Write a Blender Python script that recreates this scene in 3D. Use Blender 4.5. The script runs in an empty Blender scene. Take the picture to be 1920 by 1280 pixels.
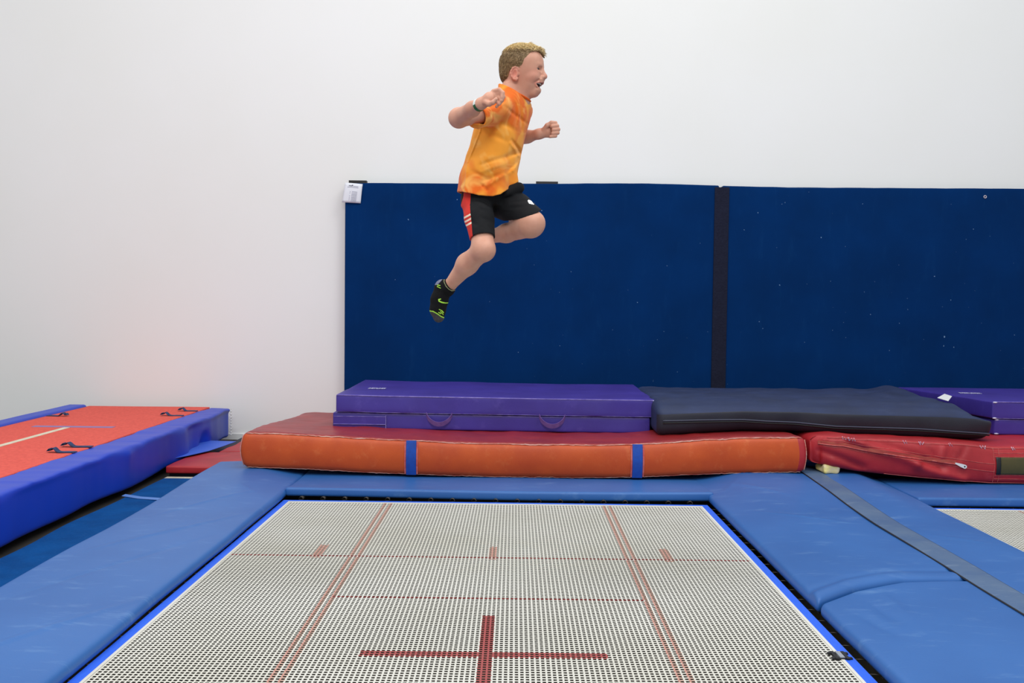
import bpy, math, random
import numpy as np
from mathutils import Matrix, Vector

# ------------------------------------------------------------------ camera, world, lights, exposure
scene = bpy.context.scene
COL = scene.collection
CAM_H = 1.036
FPX = 1800.0                                   # focal length in pixels of the 1920 px wide frame
cam_data = bpy.data.cameras.new('camera')
cam_data.sensor_width = 36.0
cam_data.lens = FPX / 1920.0 * 36.0
cam_data.clip_start = 0.05
cam = bpy.data.objects.new('camera', cam_data)
COL.objects.link(cam)
CAM_M = (Matrix.Translation((0, 0, CAM_H)) @ Matrix.Rotation(math.radians(0.16), 4, 'Z')
         @ Matrix.Rotation(math.radians(90 - 2.195), 4, 'X') @ Matrix.Rotation(0.0116, 4, 'Z'))
cam.matrix_world = CAM_M
scene.camera = cam

world = bpy.data.worlds.new('world')
scene.world = world
world.use_nodes = True
world.node_tree.nodes['Background'].inputs[0].default_value = (0.90, 0.955, 1.0, 1)
world.node_tree.nodes['Background'].inputs[1].default_value = 0.80

def area_light(name, loc, target, sx, sy, power, color):
    d = bpy.data.lights.new(name, 'AREA')
    d.shape = 'RECTANGLE'; d.size = sx; d.size_y = sy; d.energy = power; d.color = color
    o = bpy.data.objects.new(name, d); COL.objects.link(o)
    o.location = loc
    o.rotation_euler = (Vector(target) - Vector(loc)).to_track_quat('-Z', 'Y').to_euler()
    return o
area_light('hall_light', (-2.6, 2.2, 6.2), (-2.2, 4.0, 0.6), 2.6, 1.2, 150, (1.0, 0.985, 0.96))
area_light('hall_light', (2.8, 2.6, 6.2), (2.4, 4.4, 0.6), 2.6, 1.2, 140, (0.97, 0.985, 1.0))
area_light('hall_light', (0.3, 5.0, 6.2), (0.3, 5.2, 0.0), 2.6, 1.2, 60, (0.98, 0.99, 1.0))
area_light('hall_light', (0.0, -1.6, 5.0), (0.0, 5.0, 1.2), 3.0, 1.2, 190, (1.0, 0.99, 0.97))

scene.view_settings.view_transform = 'Standard'
scene.view_settings.look = 'None'
scene.view_settings.gamma = 1.0
scene.view_settings.use_curve_mapping = False
scene.view_settings.exposure = -0.30

# ------------------------------------------------------------------ helpers
def at(px, py, d):
    """world point seen at pixel (px, py) of the 1920x1280 frame, at distance d along the hall"""
    v = CAM_M.to_3x3() @ Vector(((px - 960) / FPX, -(py - 640) / FPX, -1.0))
    s = d / v.y
    return np.array((v.x * s, d, CAM_H + v.z * s))

def at_z(px, py, z):
    v = CAM_M.to_3x3() @ Vector(((px - 960) / FPX, -(py - 640) / FPX, -1.0))
    s = (z - CAM_H) / v.z
    return np.array((v.x * s, v.y * s, z))

def lin(rgb):
    out = []
    for c in rgb[:3]:
        c /= 255.0
        out.append(c / 12.92 if c <= 0.04045 else ((c + 0.055) / 1.055) ** 2.4)
    return (*out, 1.0)

def hash3(i, j, k, seed):
    n = (i * 374761393 + j * 668265263 + k * 2147483647 + seed * 1274126177) & 0xffffffff
    n = ((n ^ (n >> 13)) * 1274126177) & 0xffffffff
    n = (n ^ (n >> 16)) & 0xffff
    return n / 32767.5 - 1.0

def vnoise(P, scale, seed=0, octaves=1):
    P = np.asarray(P, dtype=np.float64)
    tot = np.zeros(len(P)); amp = 1.0
    for o in range(octaves):
        Q = P * np.asarray(scale) * (2 ** o) + 100.0
        I = np.floor(Q).astype(np.int64); f = Q - I; f = f * f * (3 - 2 * f)
        r = 0
        for a in (0, 1):
            for b in (0, 1):
                for c in (0, 1):
                    w = ((f[:, 0] if a else 1 - f[:, 0]) * (f[:, 1] if b else 1 - f[:, 1]) * (f[:, 2] if c else 1 - f[:, 2]))
                    r = r + w * hash3(I[:, 0] + a, I[:, 1] + b, I[:, 2] + c, seed + o * 17)
        tot += amp * r; amp *= 0.5
    return tot

def sstep(a, b, x):
    t = np.clip((np.asarray(x, dtype=float) - a) / (b - a), 0, 1)
    return t * t * (3 - 2 * t)

ROOT = {}
def root_loc(o):
    while o.parent is not None:
        o = o.parent
    return np.array(ROOT.get(o.name, (0, 0, 0)))

def thing(name, loc, label, cat, group=None):
    o = bpy.data.objects.new(name, None); COL.objects.link(o)
    o.empty_display_size = 0.1
    o.location = loc; ROOT[o.name] = tuple(loc)
    o['label'] = label; o['category'] = cat
    if group: o['group'] = group
    return o

def mk(name, verts, faces, mats, parent=None, loc=None, midx=None, smooth=True, label=None, cat=None, kind=None, group=None):
    """links ONE mesh object from world-space vertices"""
    verts = np.asarray(verts, dtype=np.float64)
    me = bpy.data.meshes.new(name)
    if not isinstance(mats, (list, tuple)): mats = [mats]
    base = root_loc(parent) if parent is not None else np.array(loc if loc is not None else (0, 0, 0))
    vv = verts - base
    if isinstance(faces, np.ndarray):
        n = len(faces); k = faces.shape[1]
        me.vertices.add(len(vv)); me.vertices.foreach_set('co', vv.astype(np.float32).ravel())
        me.loops.add(n * k); me.loops.foreach_set('vertex_index', faces.astype(np.int32).ravel())
        me.polygons.add(n); me.polygons.foreach_set('loop_start', np.arange(0, n * k, k, dtype=np.int32))
        me.update(calc_edges=True)
    else:
        me.from_pydata([tuple(v) for v in vv], [], [tuple(int(i) for i in f) for f in faces])
    for m in mats: me.materials.append(m)
    npoly = len(me.polygons)
    if midx is not None:
        me.polygons.foreach_set('material_index', np.asarray(midx, dtype=np.int32))
    me.polygons.foreach_set('use_smooth', np.full(npoly, bool(smooth)))
    me.update()
    o = bpy.data.objects.new(name, me); COL.objects.link(o)
    if parent is not None:
        o.parent = parent
    else:
        o.location = base; ROOT[o.name] = tuple(base)
    if label: o['label'] = label
    if cat: o['category'] = cat
    if kind: o['kind'] = kind
    if group: o['group'] = group
    return o

def axis_pts(lo, hi, r, n):
    r = min(r, (hi - lo) * 0.4999)
    e = [0, 0.12 * r, 0.35 * r, 0.65 * r]
    mid = list(np.linspace(lo + r, hi - r, max(2, n)))
    return np.array([lo + t for t in e] + mid + [hi - t for t in reversed(e)])

def box_surface(X, Y, Z):
    nx, ny, nz = len(X), len(Y), len(Z)
    idx = {}; verts = []; faces = []; side = []
    def vi(i, j, k):
        key = (i, j, k)
        if key not in idx:
            idx[key] = len(verts); verts.append((X[i], Y[j], Z[k]))
        return idx[key]
    for i in range(nx - 1):
        for j in range(ny - 1):
            faces.append((vi(i, j, 0), vi(i, j + 1, 0), vi(i + 1, j + 1, 0), vi(i + 1, j, 0))); side.append(5)
            k = nz - 1
            faces.append((vi(i, j, k), vi(i + 1, j, k), vi(i + 1, j + 1, k), vi(i, j + 1, k))); side.append(4)
    for i in range(nx - 1):
        for k in range(nz - 1):
            faces.append((vi(i, 0, k), vi(i + 1, 0, k), vi(i + 1, 0, k + 1), vi(i, 0, k + 1))); side.append(2)
            j = ny - 1
            faces.append((vi(i, j, k), vi(i, j, k + 1), vi(i + 1, j, k + 1), vi(i + 1, j, k))); side.append(3)
    for j in range(ny - 1):
        for k in range(nz - 1):
            faces.append((vi(0, j, k), vi(0, j, k + 1), vi(0, j + 1, k + 1), vi(0, j + 1, k))); side.append(0)
            i = nx - 1
            faces.append((vi(i, j, k), vi(i, j + 1, k), vi(i, j + 1, k + 1), vi(i, j, k + 1))); side.append(1)
    return np.array(verts), faces, side

def cushion(name, lo, hi, r, seg, mats, deform=None, parent=None, matfn=None, **kw):
    lo = np.array(lo, float); hi = np.array(hi, float)
    ax = [axis_pts(lo[a], hi[a], r, seg[a]) for a in range(3)]
    V, F, side = box_surface(*ax)
    rr = np.minimum(r, (hi - lo) * 0.4999)
    C = np.clip(V, lo + rr, hi - rr)
    D = V - C
    L = np.linalg.norm(D / rr, axis=1); L[L == 0] = 1
    V = C + D / L[:, None]
    V0 = V.copy()
    if deform is not None: V = deform(V.copy())
    midx = None
    if matfn is not None:
        cen = np.array([V0[list(f)].mean(axis=0) for f in F])
        midx = matfn(cen, np.array(side))
    return mk(name, V, np.array(F), mats, parent=parent, midx=midx, **kw)

def tube(name, pts, rad, mat, parent=None, n=6, closed=False, flat=1.0, up=(0, 0, 1), caps=True, **kw):
    pts = np.asarray(pts, float); m = len(pts)
    rads = np.full(m, rad) if np.isscalar(rad) else np.asarray(rad, float)
    V = []; F = []
    for i in range(m):
        a = pts[(i - 1) % m] if (closed or i > 0) else pts[i]
        b = pts[(i + 1) % m] if (closed or i < m - 1) else pts[i]
        t = b - a; t /= (np.linalg.norm(t) + 1e-12)
        u = np.cross(np.array(up, float), t)
        if np.linalg.norm(u) < 1e-4: u = np.cross(np.array((1, 0, 0.1)), t)
        u /= np.linalg.norm(u); w = np.cross(t, u)
        for k in range(n):
            th = 2 * math.pi * k / n
            V.append(pts[i] + rads[i] * (math.cos(th) * u + math.sin(th) * w * flat))
    rng = m if closed else m - 1
    for i in range(rng):
        for k in range(n):
            a = i * n + k; b = i * n + (k + 1) % n
            c = ((i + 1) % m) * n + (k + 1) % n; d = ((i + 1) % m) * n + k
            F.append((a, b, c, d))
    if caps and not closed:
        F.append(tuple(reversed(range(n)))); F.append(tuple((m - 1) * n + k for k in range(n)))
    if name is None: return V, F
    return mk(name, V, F, mat, parent=parent, **kw)

def merge(parts):
    V = []; F = []
    for v, f in parts:
        o = len(V); V += [tuple(p) for p in v]; F += [tuple(i + o for i in q) for q in f]
    return V, F

def ribbon(pts, width_dir, w, t=0.0015):
    """closed thin strap: centre line pts, half-width vector(s), thickness along the local normal"""
    pts = np.asarray(pts, float); m = len(pts)
    W = np.asarray(width_dir, float); W = W / np.linalg.norm(W)
    V = []; F = []
    for i in range(m):
        a = pts[max(i - 1, 0)]; b = pts[min(i + 1, m - 1)]
        T = (b - a) / (np.linalg.norm(b - a) + 1e-9); N = np.cross(T, W); N /= np.linalg.norm(N) + 1e-9
        for s, q in ((-1, -1), (1, -1), (1, 1), (-1, 1)):
            V.append(pts[i] + s * W * w / 2 + q * N * t / 2)
    for i in range(m - 1):
        for k in range(4):
            F.append((i * 4 + k, i * 4 + (k + 1) % 4, (i + 1) * 4 + (k + 1) % 4, (i + 1) * 4 + k))
    F.append((0, 3, 2, 1)); F.append(tuple((m - 1) * 4 + k for k in range(4)))
    return V, F

def boxvf(lo, hi):
    x0, y0, z0 = lo; x1, y1, z1 = hi
    V = [(x0, y0, z0), (x1, y0, z0), (x1, y1, z0), (x0, y1, z0), (x0, y0, z1), (x1, y0, z1), (x1, y1, z1), (x0, y1, z1)]
    F = [(0, 3, 2, 1), (4, 5, 6, 7), (0, 1, 5, 4), (1, 2, 6, 5), (2, 3, 7, 6), (3, 0, 4, 7)]
    return V, F

# ------------------------------------------------------------------ materials
def new_mat(name):
    m = bpy.data.materials.new(name); m.use_nodes = True
    nt = m.node_tree; b = nt.nodes['Principled BSDF']
    return m, nt, b

def N(nt, t, **kw):
    n = nt.nodes.new(t)
    for k, v in kw.items(): setattr(n, k, v)
    return n

def noise_node(nt, scale, detail=4, stretch=None, coord='Object', rough=0.55):
    tc = N(nt, 'ShaderNodeTexCoord'); mp = N(nt, 'ShaderNodeMapping')
    nt.links.new(tc.outputs[coord], mp.inputs[0])
    if stretch: mp.inputs['Scale'].default_value = stretch
    nz = N(nt, 'ShaderNodeTexNoise'); nz.inputs['Scale'].default_value = scale
    nz.inputs['Detail'].default_value = detail; nz.inputs['Roughness'].default_value = rough
    nt.links.new(mp.outputs[0], nz.inputs['Vector'])
    return nz

def ramp(nt, src, a, b):
    r = N(nt, 'ShaderNodeMapRange'); r.inputs[1].default_value = a; r.inputs[2].default_value = b
    r.clamp = True
    nt.links.new(src, r.inputs[0]); return r.outputs[0]

def mixc(nt, fac, c1, c2):
    m = N(nt, 'ShaderNodeMix', data_type='RGBA')
    if isinstance(fac, float): m.inputs[0].default_value = fac
    else: nt.links.new(fac, m.inputs[0])
    for i, c in ((6, c1), (7, c2)):
        if isinstance(c, (tuple, list)): m.inputs[i].default_value = c
        else: nt.links.new(c, m.inputs[i])
    return m.outputs[2]

def vinyl(name, c1, c2=None, rough=0.42, mott=3.0, scuff=None, scuff_amt=0.0, bump=0.15, fine=260, spec=0.5, stretch=None, scuff_scale=9, scuff_stretch=(1, 3, 1), coat=0.0, sheen=0.0, specks=None):
    m, nt, b = new_mat(name)
    col = lin(c1)
    if c2 is not None:
        nz = noise_node(nt, mott, 5, stretch)
        col = mixc(nt, ramp(nt, nz.outputs[0], 0.35, 0.65), lin(c1), lin(c2))
    if scuff is not None:
        s = noise_node(nt, scuff_scale, 8, scuff_stretch, rough=0.7)
        r = ramp(nt, s.outputs[0], 0.56, 0.80)
        mm = N(nt, 'ShaderNodeMath', operation='MULTIPLY'); mm.inputs[1].default_value = scuff_amt
        nt.links.new(r, mm.inputs[0])
        col = mixc(nt, mm.outputs[0], col, lin(scuff))
    if specks is not None:
        s2 = noise_node(nt, 38, 1)
        col = mixc(nt, ramp(nt, s2.outputs[0], 0.775, 0.82), col, lin(specks))
    if isinstance(col, tuple): b.inputs['Base Color'].default_value = col
    else: nt.links.new(col, b.inputs['Base Color'])
    b.inputs['Roughness'].default_value = rough
    b.inputs['Specular IOR Level'].default_value = spec
    if sheen: b.inputs['Sheen Weight'].default_value = sheen
    if bump:
        f = noise_node(nt, fine, 2)
        bp = N(nt, 'ShaderNodeBump'); bp.inputs['Strength'].default_value = bump; bp.inputs['Distance'].default_value = 0.002
        nt.links.new(f.outputs[0], bp.inputs['Height']); nt.links.new(bp.outputs[0], b.inputs['Normal'])
    return m

def plain(name, c, rough=0.6, metal=0.0, spec=0.5):
    m, nt, b = new_mat(name)
    b.inputs['Base Color'].default_value = lin(c); b.inputs['Roughness'].default_value = rough
    b.inputs['Metallic'].default_value = metal; b.inputs['Specular IOR Level'].default_value = spec
    return m

M = {}
M['wall'] = vinyl('painted_wall', (237, 236, 234), (234, 233, 229), rough=0.75, mott=0.6, bump=0.08, fine=60, spec=0.2)
M['trimw'] = plain('white_trim_paint', (225, 226, 224), 0.5)
M['floor'] = vinyl('dark_floor', (48, 42, 36), (34, 30, 27), rough=0.8, mott=6)
M['pitfloor'] = vinyl('pit_concrete', (104, 98, 86), (78, 72, 62), rough=0.9, mott=2.2)
M['pad'] = vinyl('blue_vinyl', (36, 92, 160), (44, 101, 170), rough=0.46, mott=1.6, scuff=(120, 160, 204), scuff_amt=0.42, scuff_scale=6, scuff_stretch=(1, 3.5, 1), bump=0.10)
M['pad_grey'] = vinyl('worn_grey_blue_vinyl', (62, 92, 132), (84, 108, 138), rough=0.5, mott=4, scuff=(150, 165, 180), scuff_amt=0.5, scuff_scale=8)
M['border'] = vinyl('bright_blue_webbing', (30, 92, 222), (40, 104, 232), rough=0.6, mott=30, stretch=(20, 1, 1), bump=0.3, fine=500)
M['web'] = vinyl('white_webbing', (216, 214, 206), (203, 200, 188), rough=0.7, mott=1.2, bump=0)
M['webred'] = plain('red_printed_webbing', (164, 78, 76), 0.7)
M['webpink'] = plain('faded_red_webbing', (190, 138, 124), 0.7)
M['webfaint'] = plain('faint_red_webbing', (202, 168, 152), 0.7)
M['steel'] = plain('spring_steel', (84, 78, 72), 0.45, 0.8)
M['dark'] = plain('dark_steel', (30, 28, 28), 0.5, 0.3)
M['black'] = plain('black_plastic', (16, 17, 20), 0.5)
M['wallpad'] = vinyl('navy_carpet', (0, 46, 100), (0, 41, 90), rough=0.95, mott=2.0, scuff=(30, 85, 140), scuff_amt=0.12, scuff_scale=6, scuff_stretch=(3, 1, 0.6), bump=0.6, fine=500, spec=0.1, specks=(110, 140, 175))
M['wallstrip'] = vinyl('navy_hook_strip', (30, 33, 52), (22, 24, 42), rough=0.9, mott=60, stretch=(1, 1, 3), bump=0.7, fine=130, spec=0.2)
M['orange'] = vinyl('orange_vinyl', (200, 78, 8), (186, 66, 5), rough=0.5, mott=5, scuff=(222, 130, 70), scuff_amt=0.4, scuff_scale=14, scuff_stretch=(1, 1, 1), bump=0.25)
M['redtop'] = vinyl('dark_red_vinyl', (150, 34, 36), (132, 28, 34), rough=0.42, mott=5, scuff=(190, 100, 90), scuff_amt=0.35, bump=0.2)
M['redside'] = vinyl('red_vinyl', (176, 34, 42), (158, 26, 34), rough=0.5, mott=6, scuff=(205, 90, 90), scuff_amt=0.35, bump=0.2)
M['worn'] = vinyl('worn_seam', (196, 96, 76), (222, 176, 160), rough=0.8, mott=16, bump=0.6, fine=300)
M['thread'] = vinyl('pale_red_thread', (206, 112, 104), (190, 70, 70), rough=0.8, mott=40, bump=0)
M['purple'] = vinyl('purple_vinyl', (62, 48, 146), (56, 41, 132), rough=0.45, mott=4, scuff=(110, 95, 190), scuff_amt=0.4, scuff_scale=7, bump=0.2)
M['purpleseam'] = vinyl('purple_worn_seam', (100, 86, 178), (150, 140, 205), rough=0.7, mott=26, bump=0.3)
M['whitemark'] = vinyl('white_print', (225, 225, 240), (185, 185, 225), rough=0.7, mott=90, bump=0)
M['navy'] = vinyl('dark_navy_cover', (28, 44, 84), (22, 36, 70), rough=0.62, mott=5, scuff=(70, 84, 112), scuff_amt=0.3, scuff_scale=6, bump=0.3)
M['navypipe'] = plain('navy_piping', (62, 66, 84), 0.6)
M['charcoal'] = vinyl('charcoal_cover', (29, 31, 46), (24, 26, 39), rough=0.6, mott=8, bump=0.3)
M['blueband'] = vinyl('royal_blue_webbing', (8, 72, 168), (10, 64, 152), rough=0.7, mott=40, bump=0.5, fine=400)
M['tumbleblue'] = vinyl('royal_blue_vinyl', (10, 58, 184), (14, 62, 190), rough=0.45, mott=2, bump=0.12)
M['flap'] = vinyl('bright_blue_flap', (60, 104, 214), (54, 96, 204), rough=0.5, mott=4, bump=0.1)
M['redcarpet'] = vinyl('coral_red_carpet', (228, 100, 88), (212, 88, 78), rough=0.95, mott=60, bump=0.9, fine=220, spec=0.15)
M['chalk'] = vinyl('chalk_tape', (222, 210, 190), (205, 196, 170), rough=0.8, mott=20, bump=0)
M['bluetape'] = plain('faded_blue_tape', (140, 120, 168), 0.8)
M['bluecarpet'] = vinyl('teal_blue_carpet', (6, 74, 138), (4, 64, 124), rough=0.95, mott=8, scuff=(90, 130, 170), scuff_amt=0.35, scuff_scale=60, bump=0.6, fine=400, spec=0.1)
M['olive'] = vinyl('olive_hook_tape', (84, 76, 44), (72, 68, 40), rough=0.95, mott=10, bump=0.5, fine=500)
M['foam'] = vinyl('yellowed_foam', (228, 214, 120), (222, 206, 170), rough=0.95, mott=20, bump=0.8, fine=120)
M['paper'] = plain('white_paper', (226, 227, 233), 0.5)
M['ink'] = plain('grey_print', (160, 160, 176), 0.7)
M['inkdark'] = plain('dark_print', (96, 96, 110), 0.7)
M['white'] = plain('white_tag', (236, 238, 236), 0.5)
M['zipmetal'] = plain('zip_pull_metal', (225, 225, 225), 0.35, 0.2)
M['wood'] = vinyl('pale_wood', (198, 190, 168), (180, 168, 140), rough=0.8, mott=30)

# ------------------------------------------------------------------ the hall
FZ = -0.06
WY = 7.6
def struct(name, parts, mat, smooth=False, midx=None):
    V, F = merge(parts)
    return mk(name, V, F, mat, smooth=smooth, kind='structure', midx=midx)

DX2 = 3.28
pits = [(-1.72, 1.54, 0.10, 5.60), (-1.72 + DX2, 1.54 + DX2, 0.10, 5.60)]
xs = [-7.0, pits[0][0], pits[0][1], pits[1][0], pits[1][1], 8.0]
parts = []; midx = []
for i in range(len(xs) - 1):
    a, b = xs[i], xs[i + 1]
    pit = any(abs(a - p[0]) < 1e-6 for p in pits)
    segs = [(-2.5, 0.10), (5.60, WY + 0.1)] if pit else [(-2.5, WY + 0.1)]
    for y0, y1 in segs:
        parts.append(boxvf((a, y0, FZ - 0.12), (b, y1, FZ))); midx += [0] * 6
for (x0, x1, y0, y1) in pits:
    zb = -0.95
    parts.append(([(x0, y0, zb), (x1, y0, zb), (x1, y1, zb), (x0, y1, zb)], [(0, 1, 2, 3)])); midx += [1]
    for (p, q) in (((x0, y0), (x1, y0)), ((x1, y0), (x1, y1)), ((x1, y1), (x0, y1)), ((x0, y1), (x0, y0))):
        parts.append(([(p[0], p[1], zb), (q[0], q[1], zb), (q[0], q[1], FZ - 0.1), (p[0], p[1], FZ - 0.1)], [(0, 3, 2, 1)])); midx += [1]
struct('floor', parts, [M['floor'], M['pitfloor']], midx=midx)
struct('wall_back', [boxvf((-7.0, WY, FZ), (8.0, WY + 0.15, 6.5))], M['wall'])
struct('baseboard_back', [boxvf((-7.0, WY - 0.012, FZ), (8.0, WY, FZ + 0.045))], M['trimw'])

# ------------------------------------------------------------------ wall padding, bracket strips, notice
PW = 7.5
wp = thing('wall_pad', (1.6, WY - 0.05, FZ), 'long navy blue carpet covered padding panel fixed along the lower back wall', 'wall pad')
def top_z(x):
    px = [-1.33, -0.2, 1.0, 1.35, 1.6, 2.2, 4.5]
    z = [1.968, 1.975, 1.990, 1.985, 1.978, 1.972, 1.985]
    return np.interp(x, px, z)
def wp_def(V):
    f = sstep(1.7, 1.97, V[:, 2])
    V[:, 2] += f * (top_z(V[:, 0]) - 1.975) + 0.002 * f * vnoise(V, 9, 3)
    V[:, 1] += 0.004 * vnoise(V, (1.5, 1, 1.5), 5)
    return V
cushion('pad_panel', (-1.333, PW, FZ + 0.01), (1.575, WY - 0.015, 1.975), 0.012, (60, 2, 30), M['wallpad'], wp_def, wp)
cushion('pad_panel', (1.60, PW, FZ + 0.01), (4.9, WY - 0.015, 1.975), 0.012, (60, 2, 30), M['wallpad'], wp_def, wp)
def strip_def(V):
    V[:, 2] += sstep(1.5, 1.96, V[:, 2]) * (-0.004)
    V[:, 1] += 0.0025 * vnoise(V, (20, 1, 30), 8)
    return V
cushion('hook_strip', (1.540, PW - 0.010, FZ + 0.01), (1.652, PW + 0.004, 1.969), 0.004, (5, 2, 90), M['wallstrip'], strip_def, wp, label='black hook and loop strip covering the joint')
for i, (a, b) in enumerate((((655, 343), (688, 342)), ((1005, 345), (1046, 346)))):
    p = at(a[0], a[1], PW + 0.03); q = at(b[0], b[1], PW + 0.03)
    V, F = boxvf((p[0], PW + 0.005, 1.93), (q[0], PW + 0.06, p[2] + 0.018))
    mk('bracket', V, F, M['dark'], wp, smooth=False)
c = at(1847, 369, PW - 0.002)
V, F = tube(None, [c + (0.0095 * math.cos(t), -0.001, 0.0095 * math.sin(t)) for t in np.linspace(0, 2 * math.pi, 20, endpoint=False)], 0.0042, None, closed=True, up=(0, 1, 0))
mk('screw_washer', V, F, plain('brushed_washer', (190, 180, 190), 0.4, 0.3), wp)

# notice sheet taped at the top left corner of the wall pad
n0 = at(647, 342, PW - 0.016); n1 = at(680, 345, PW - 0.016); n2 = at(676, 381, PW - 0.012); n3 = at(641, 379, PW - 0.020)
notice = thing('paper_notice', tuple(n3), 'small white printed notice sheet taped over the top left corner of the navy wall pad', 'notice')
def bil(u, v): return (n0 * (1 - u) + n1 * u) * (1 - v) + (n3 * (1 - u) + n2 * u) * v
V = []; F = []
nu = 8
for s in (0, 1):
    for j in range(nu + 1):
        for i in range(nu + 1):
            p = bil(i / nu, j / nu) + np.array((0, s * 0.0012 - 0.004 * math.sin(3.1 * i / nu) - 0.003 * math.sin(4 * j / nu), 0)); V.append(p)
q = (nu + 1) ** 2
for j in range(nu):
    for i in range(nu):
        a = j * (nu + 1) + i
        F.append((a, a + nu + 1, a + nu + 2, a + 1)); F.append((q + a, q + a + 1, q + a + nu + 2, q + a + nu + 1))
for i in range(nu):
    F.append((i, i + 1, q + i + 1, q + i)); b = nu * (nu + 1) + i; F.append((b, q + b, q + b + 1, b + 1))
    a = i * (nu + 1); F.append((a, q + a, q + a + nu + 1, a + nu + 1)); b = a + nu; F.append((b, b + nu + 1, q + b + nu + 1, q + b))
mk('sheet', V, F, M['paper'], notice)
parts = []; mi = []
def ink(u0, u1, v, h=0.018, dark=0):
    pp = []
    for uu, vv in ((u0, v), (u1, v + 0.01), (u1, v + h + 0.01), (u0, v + h)):
        pp.append(bil(uu, vv) + np.array((0, -0.0082, 0)))
    parts.append((pp, [(0, 3, 2, 1)])); mi.append(dark)
ink(0.25, 0.45, 0.12, 0.03, 1); ink(0.42, 0.48, 0.085, 0.05, 1); ink(0.5, 0.78, 0.14); ink(0.18, 0.8, 0.20)
for v in (0.42, 0.49, 0.56, 0.63, 0.71, 0.78, 0.85, 0.92): ink(0.46, 0.76, v, 0.022)
for v in (0.42, 0.49, 0.63, 0.71, 0.78, 0.85): ink(0.35, 0.39, v, 0.022)
V, F = merge(parts)
mk('printed_lines', V, F, [M['ink'], M['inkdark']], notice, midx=mi, smooth=False)

# ------------------------------------------------------------------ trampolines
BX0, BX1, BY0, BY1 = -1.161, 0.979, 0.665, 4.945
tr = thing('trampoline', (-0.091, 2.805, -0.95), 'large rectangular trampoline with white web bed and red target lines in the foreground', 'trampoline')
def web_bed():
    bw, bl = BX1 - BX0, BY1 - BY0
    nx = int(round(bw / 0.01525)); ny = int(round(bl / 0.0176))
    X = BX0 + (np.arange(nx) + 0.5) * bw / nx; Y = BY0 + (np.arange(ny) + 0.5) * bl / ny
    cx, cy = (BX0 + BX1) / 2 + 0.012, (BY0 + BY1) / 2
    def red(x, y):
        ax, ay = abs(x - cx), abs(y - cy)
        if ax < 0.019 and ay < 0.36: return 1
        if ay < 0.019 and ax < 0.37: return 1
        if ax < 0.55 and abs(ay - 0.54) < 0.0088: return 3
        if abs(ay - 1.085) < 0.0088: return 3
        if 0.008 < abs(ax - 0.567) < 0.024: return 2
        if 1.06 < ay < 1.26 and (ax < 0.013 or abs(ax - 0.72) < 0.02): return 4
        return 0
    Vs = []; Fs = []; mi = []; off = 0
    yy = np.concatenate(([BY0 - 0.01], Y, [BY1 + 0.01])); xx = np.concatenate(([BX0 - 0.01], X, [BX1 + 0.01]))
    hw, hl = 0.0028, 0.0037
    for i, x in enumerate(X):
        m = len(yy); z = np.where((np.arange(m) + i) % 2 == 0, 0.0009, 0.0001)
        A = np.empty((m, 3, 3))
        w = hw
        A[:, 0] = np.stack((np.full(m, x - w), yy, z - 0.0005), 1)
        A[:, 1] = np.stack((np.full(m, x), yy, z + 0.0005), 1)
        A[:, 2] = np.stack((np.full(m, x + w), yy, z - 0.0005), 1)
        Vs.append(A.reshape(-1, 3))
        k = np.arange(m - 1) * 3 + off
        Fs.append(np.stack((k, k + 1, k + 4, k + 3), 1)); Fs.append(np.stack((k + 1, k + 2, k + 5, k + 4), 1))
        c = [red(x, (yy[a] + yy[a + 1]) / 2) for a in range(m - 1)]; c = [{0: 0, 1: 1, 2: 2, 3: 0, 4: 2}[v] for v in c]; mi += c + c
        off += m * 3
    for j, y in enumerate(Y):
        m = len(xx); z = np.where((np.arange(m) + j) % 2 == 0, -0.0004, 0.0004)
        A = np.empty((m, 3, 3))
        A[:, 0] = np.stack((xx, np.full(m, y - hl), z - 0.0005), 1)
        A[:, 1] = np.stack((xx, np.full(m, y), z + 0.0005), 1)
        A[:, 2] = np.stack((xx, np.full(m, y + hl), z - 0.0005), 1)
        Vs.append(A.reshape(-1, 3))
        k = np.arange(m - 1) * 3 + off
        Fs.append(np.stack((k, k + 3, k + 4, k + 1), 1)); Fs.append(np.stack((k + 1, k + 4, k + 5, k + 2), 1))
        c = [red((xx[a] + xx[a + 1]) / 2, y) for a in range(m - 1)]; c = [{0: 0, 1: 1, 2: 3, 3: 1, 4: 3}[v] for v in c]; mi += c + c
        off += m * 3
    return mk('web_bed', np.concatenate(Vs), np.concatenate(Fs), [M['web'], M['webred'], M['webpink'], M['webfaint']], tr, midx=mi)
bed = web_bed()
# white stitched selvedge and blue border webbing
B = 0.034
def frame_ring(x0, x1, y0, y1, w, z0, z1, inner=0.0):
    return [boxvf((x0 - w, y0 - w, z0), (x1 + w, y0 + inner, z1)), boxvf((x0 - w, y1 - inner, z0), (x1 + w, y1 + w, z1)),
            boxvf((x0 - w, y0 + inner, z0), (x0 + inner, y1 - inner, z1)), boxvf((x1 - inner, y0 + inner, z0), (x1 + w, y1 - inner, z1))]
V, F = merge(frame_ring(BX0, BX1, BY0, BY1, 0.004, -0.001, 0.0035, inner=0.006))
mk('selvedge', V, F, M['web'], tr, smooth=False)
V, F = merge(frame_ring(BX0 - 0.003, BX1 + 0.003, BY0 - 0.003, BY1 + 0.003, B, -0.003, 0.0025))
mk('border_webbing', V, F, M['border'], tr, smooth=False, label='bright blue webbing sewn round the bed')
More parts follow.
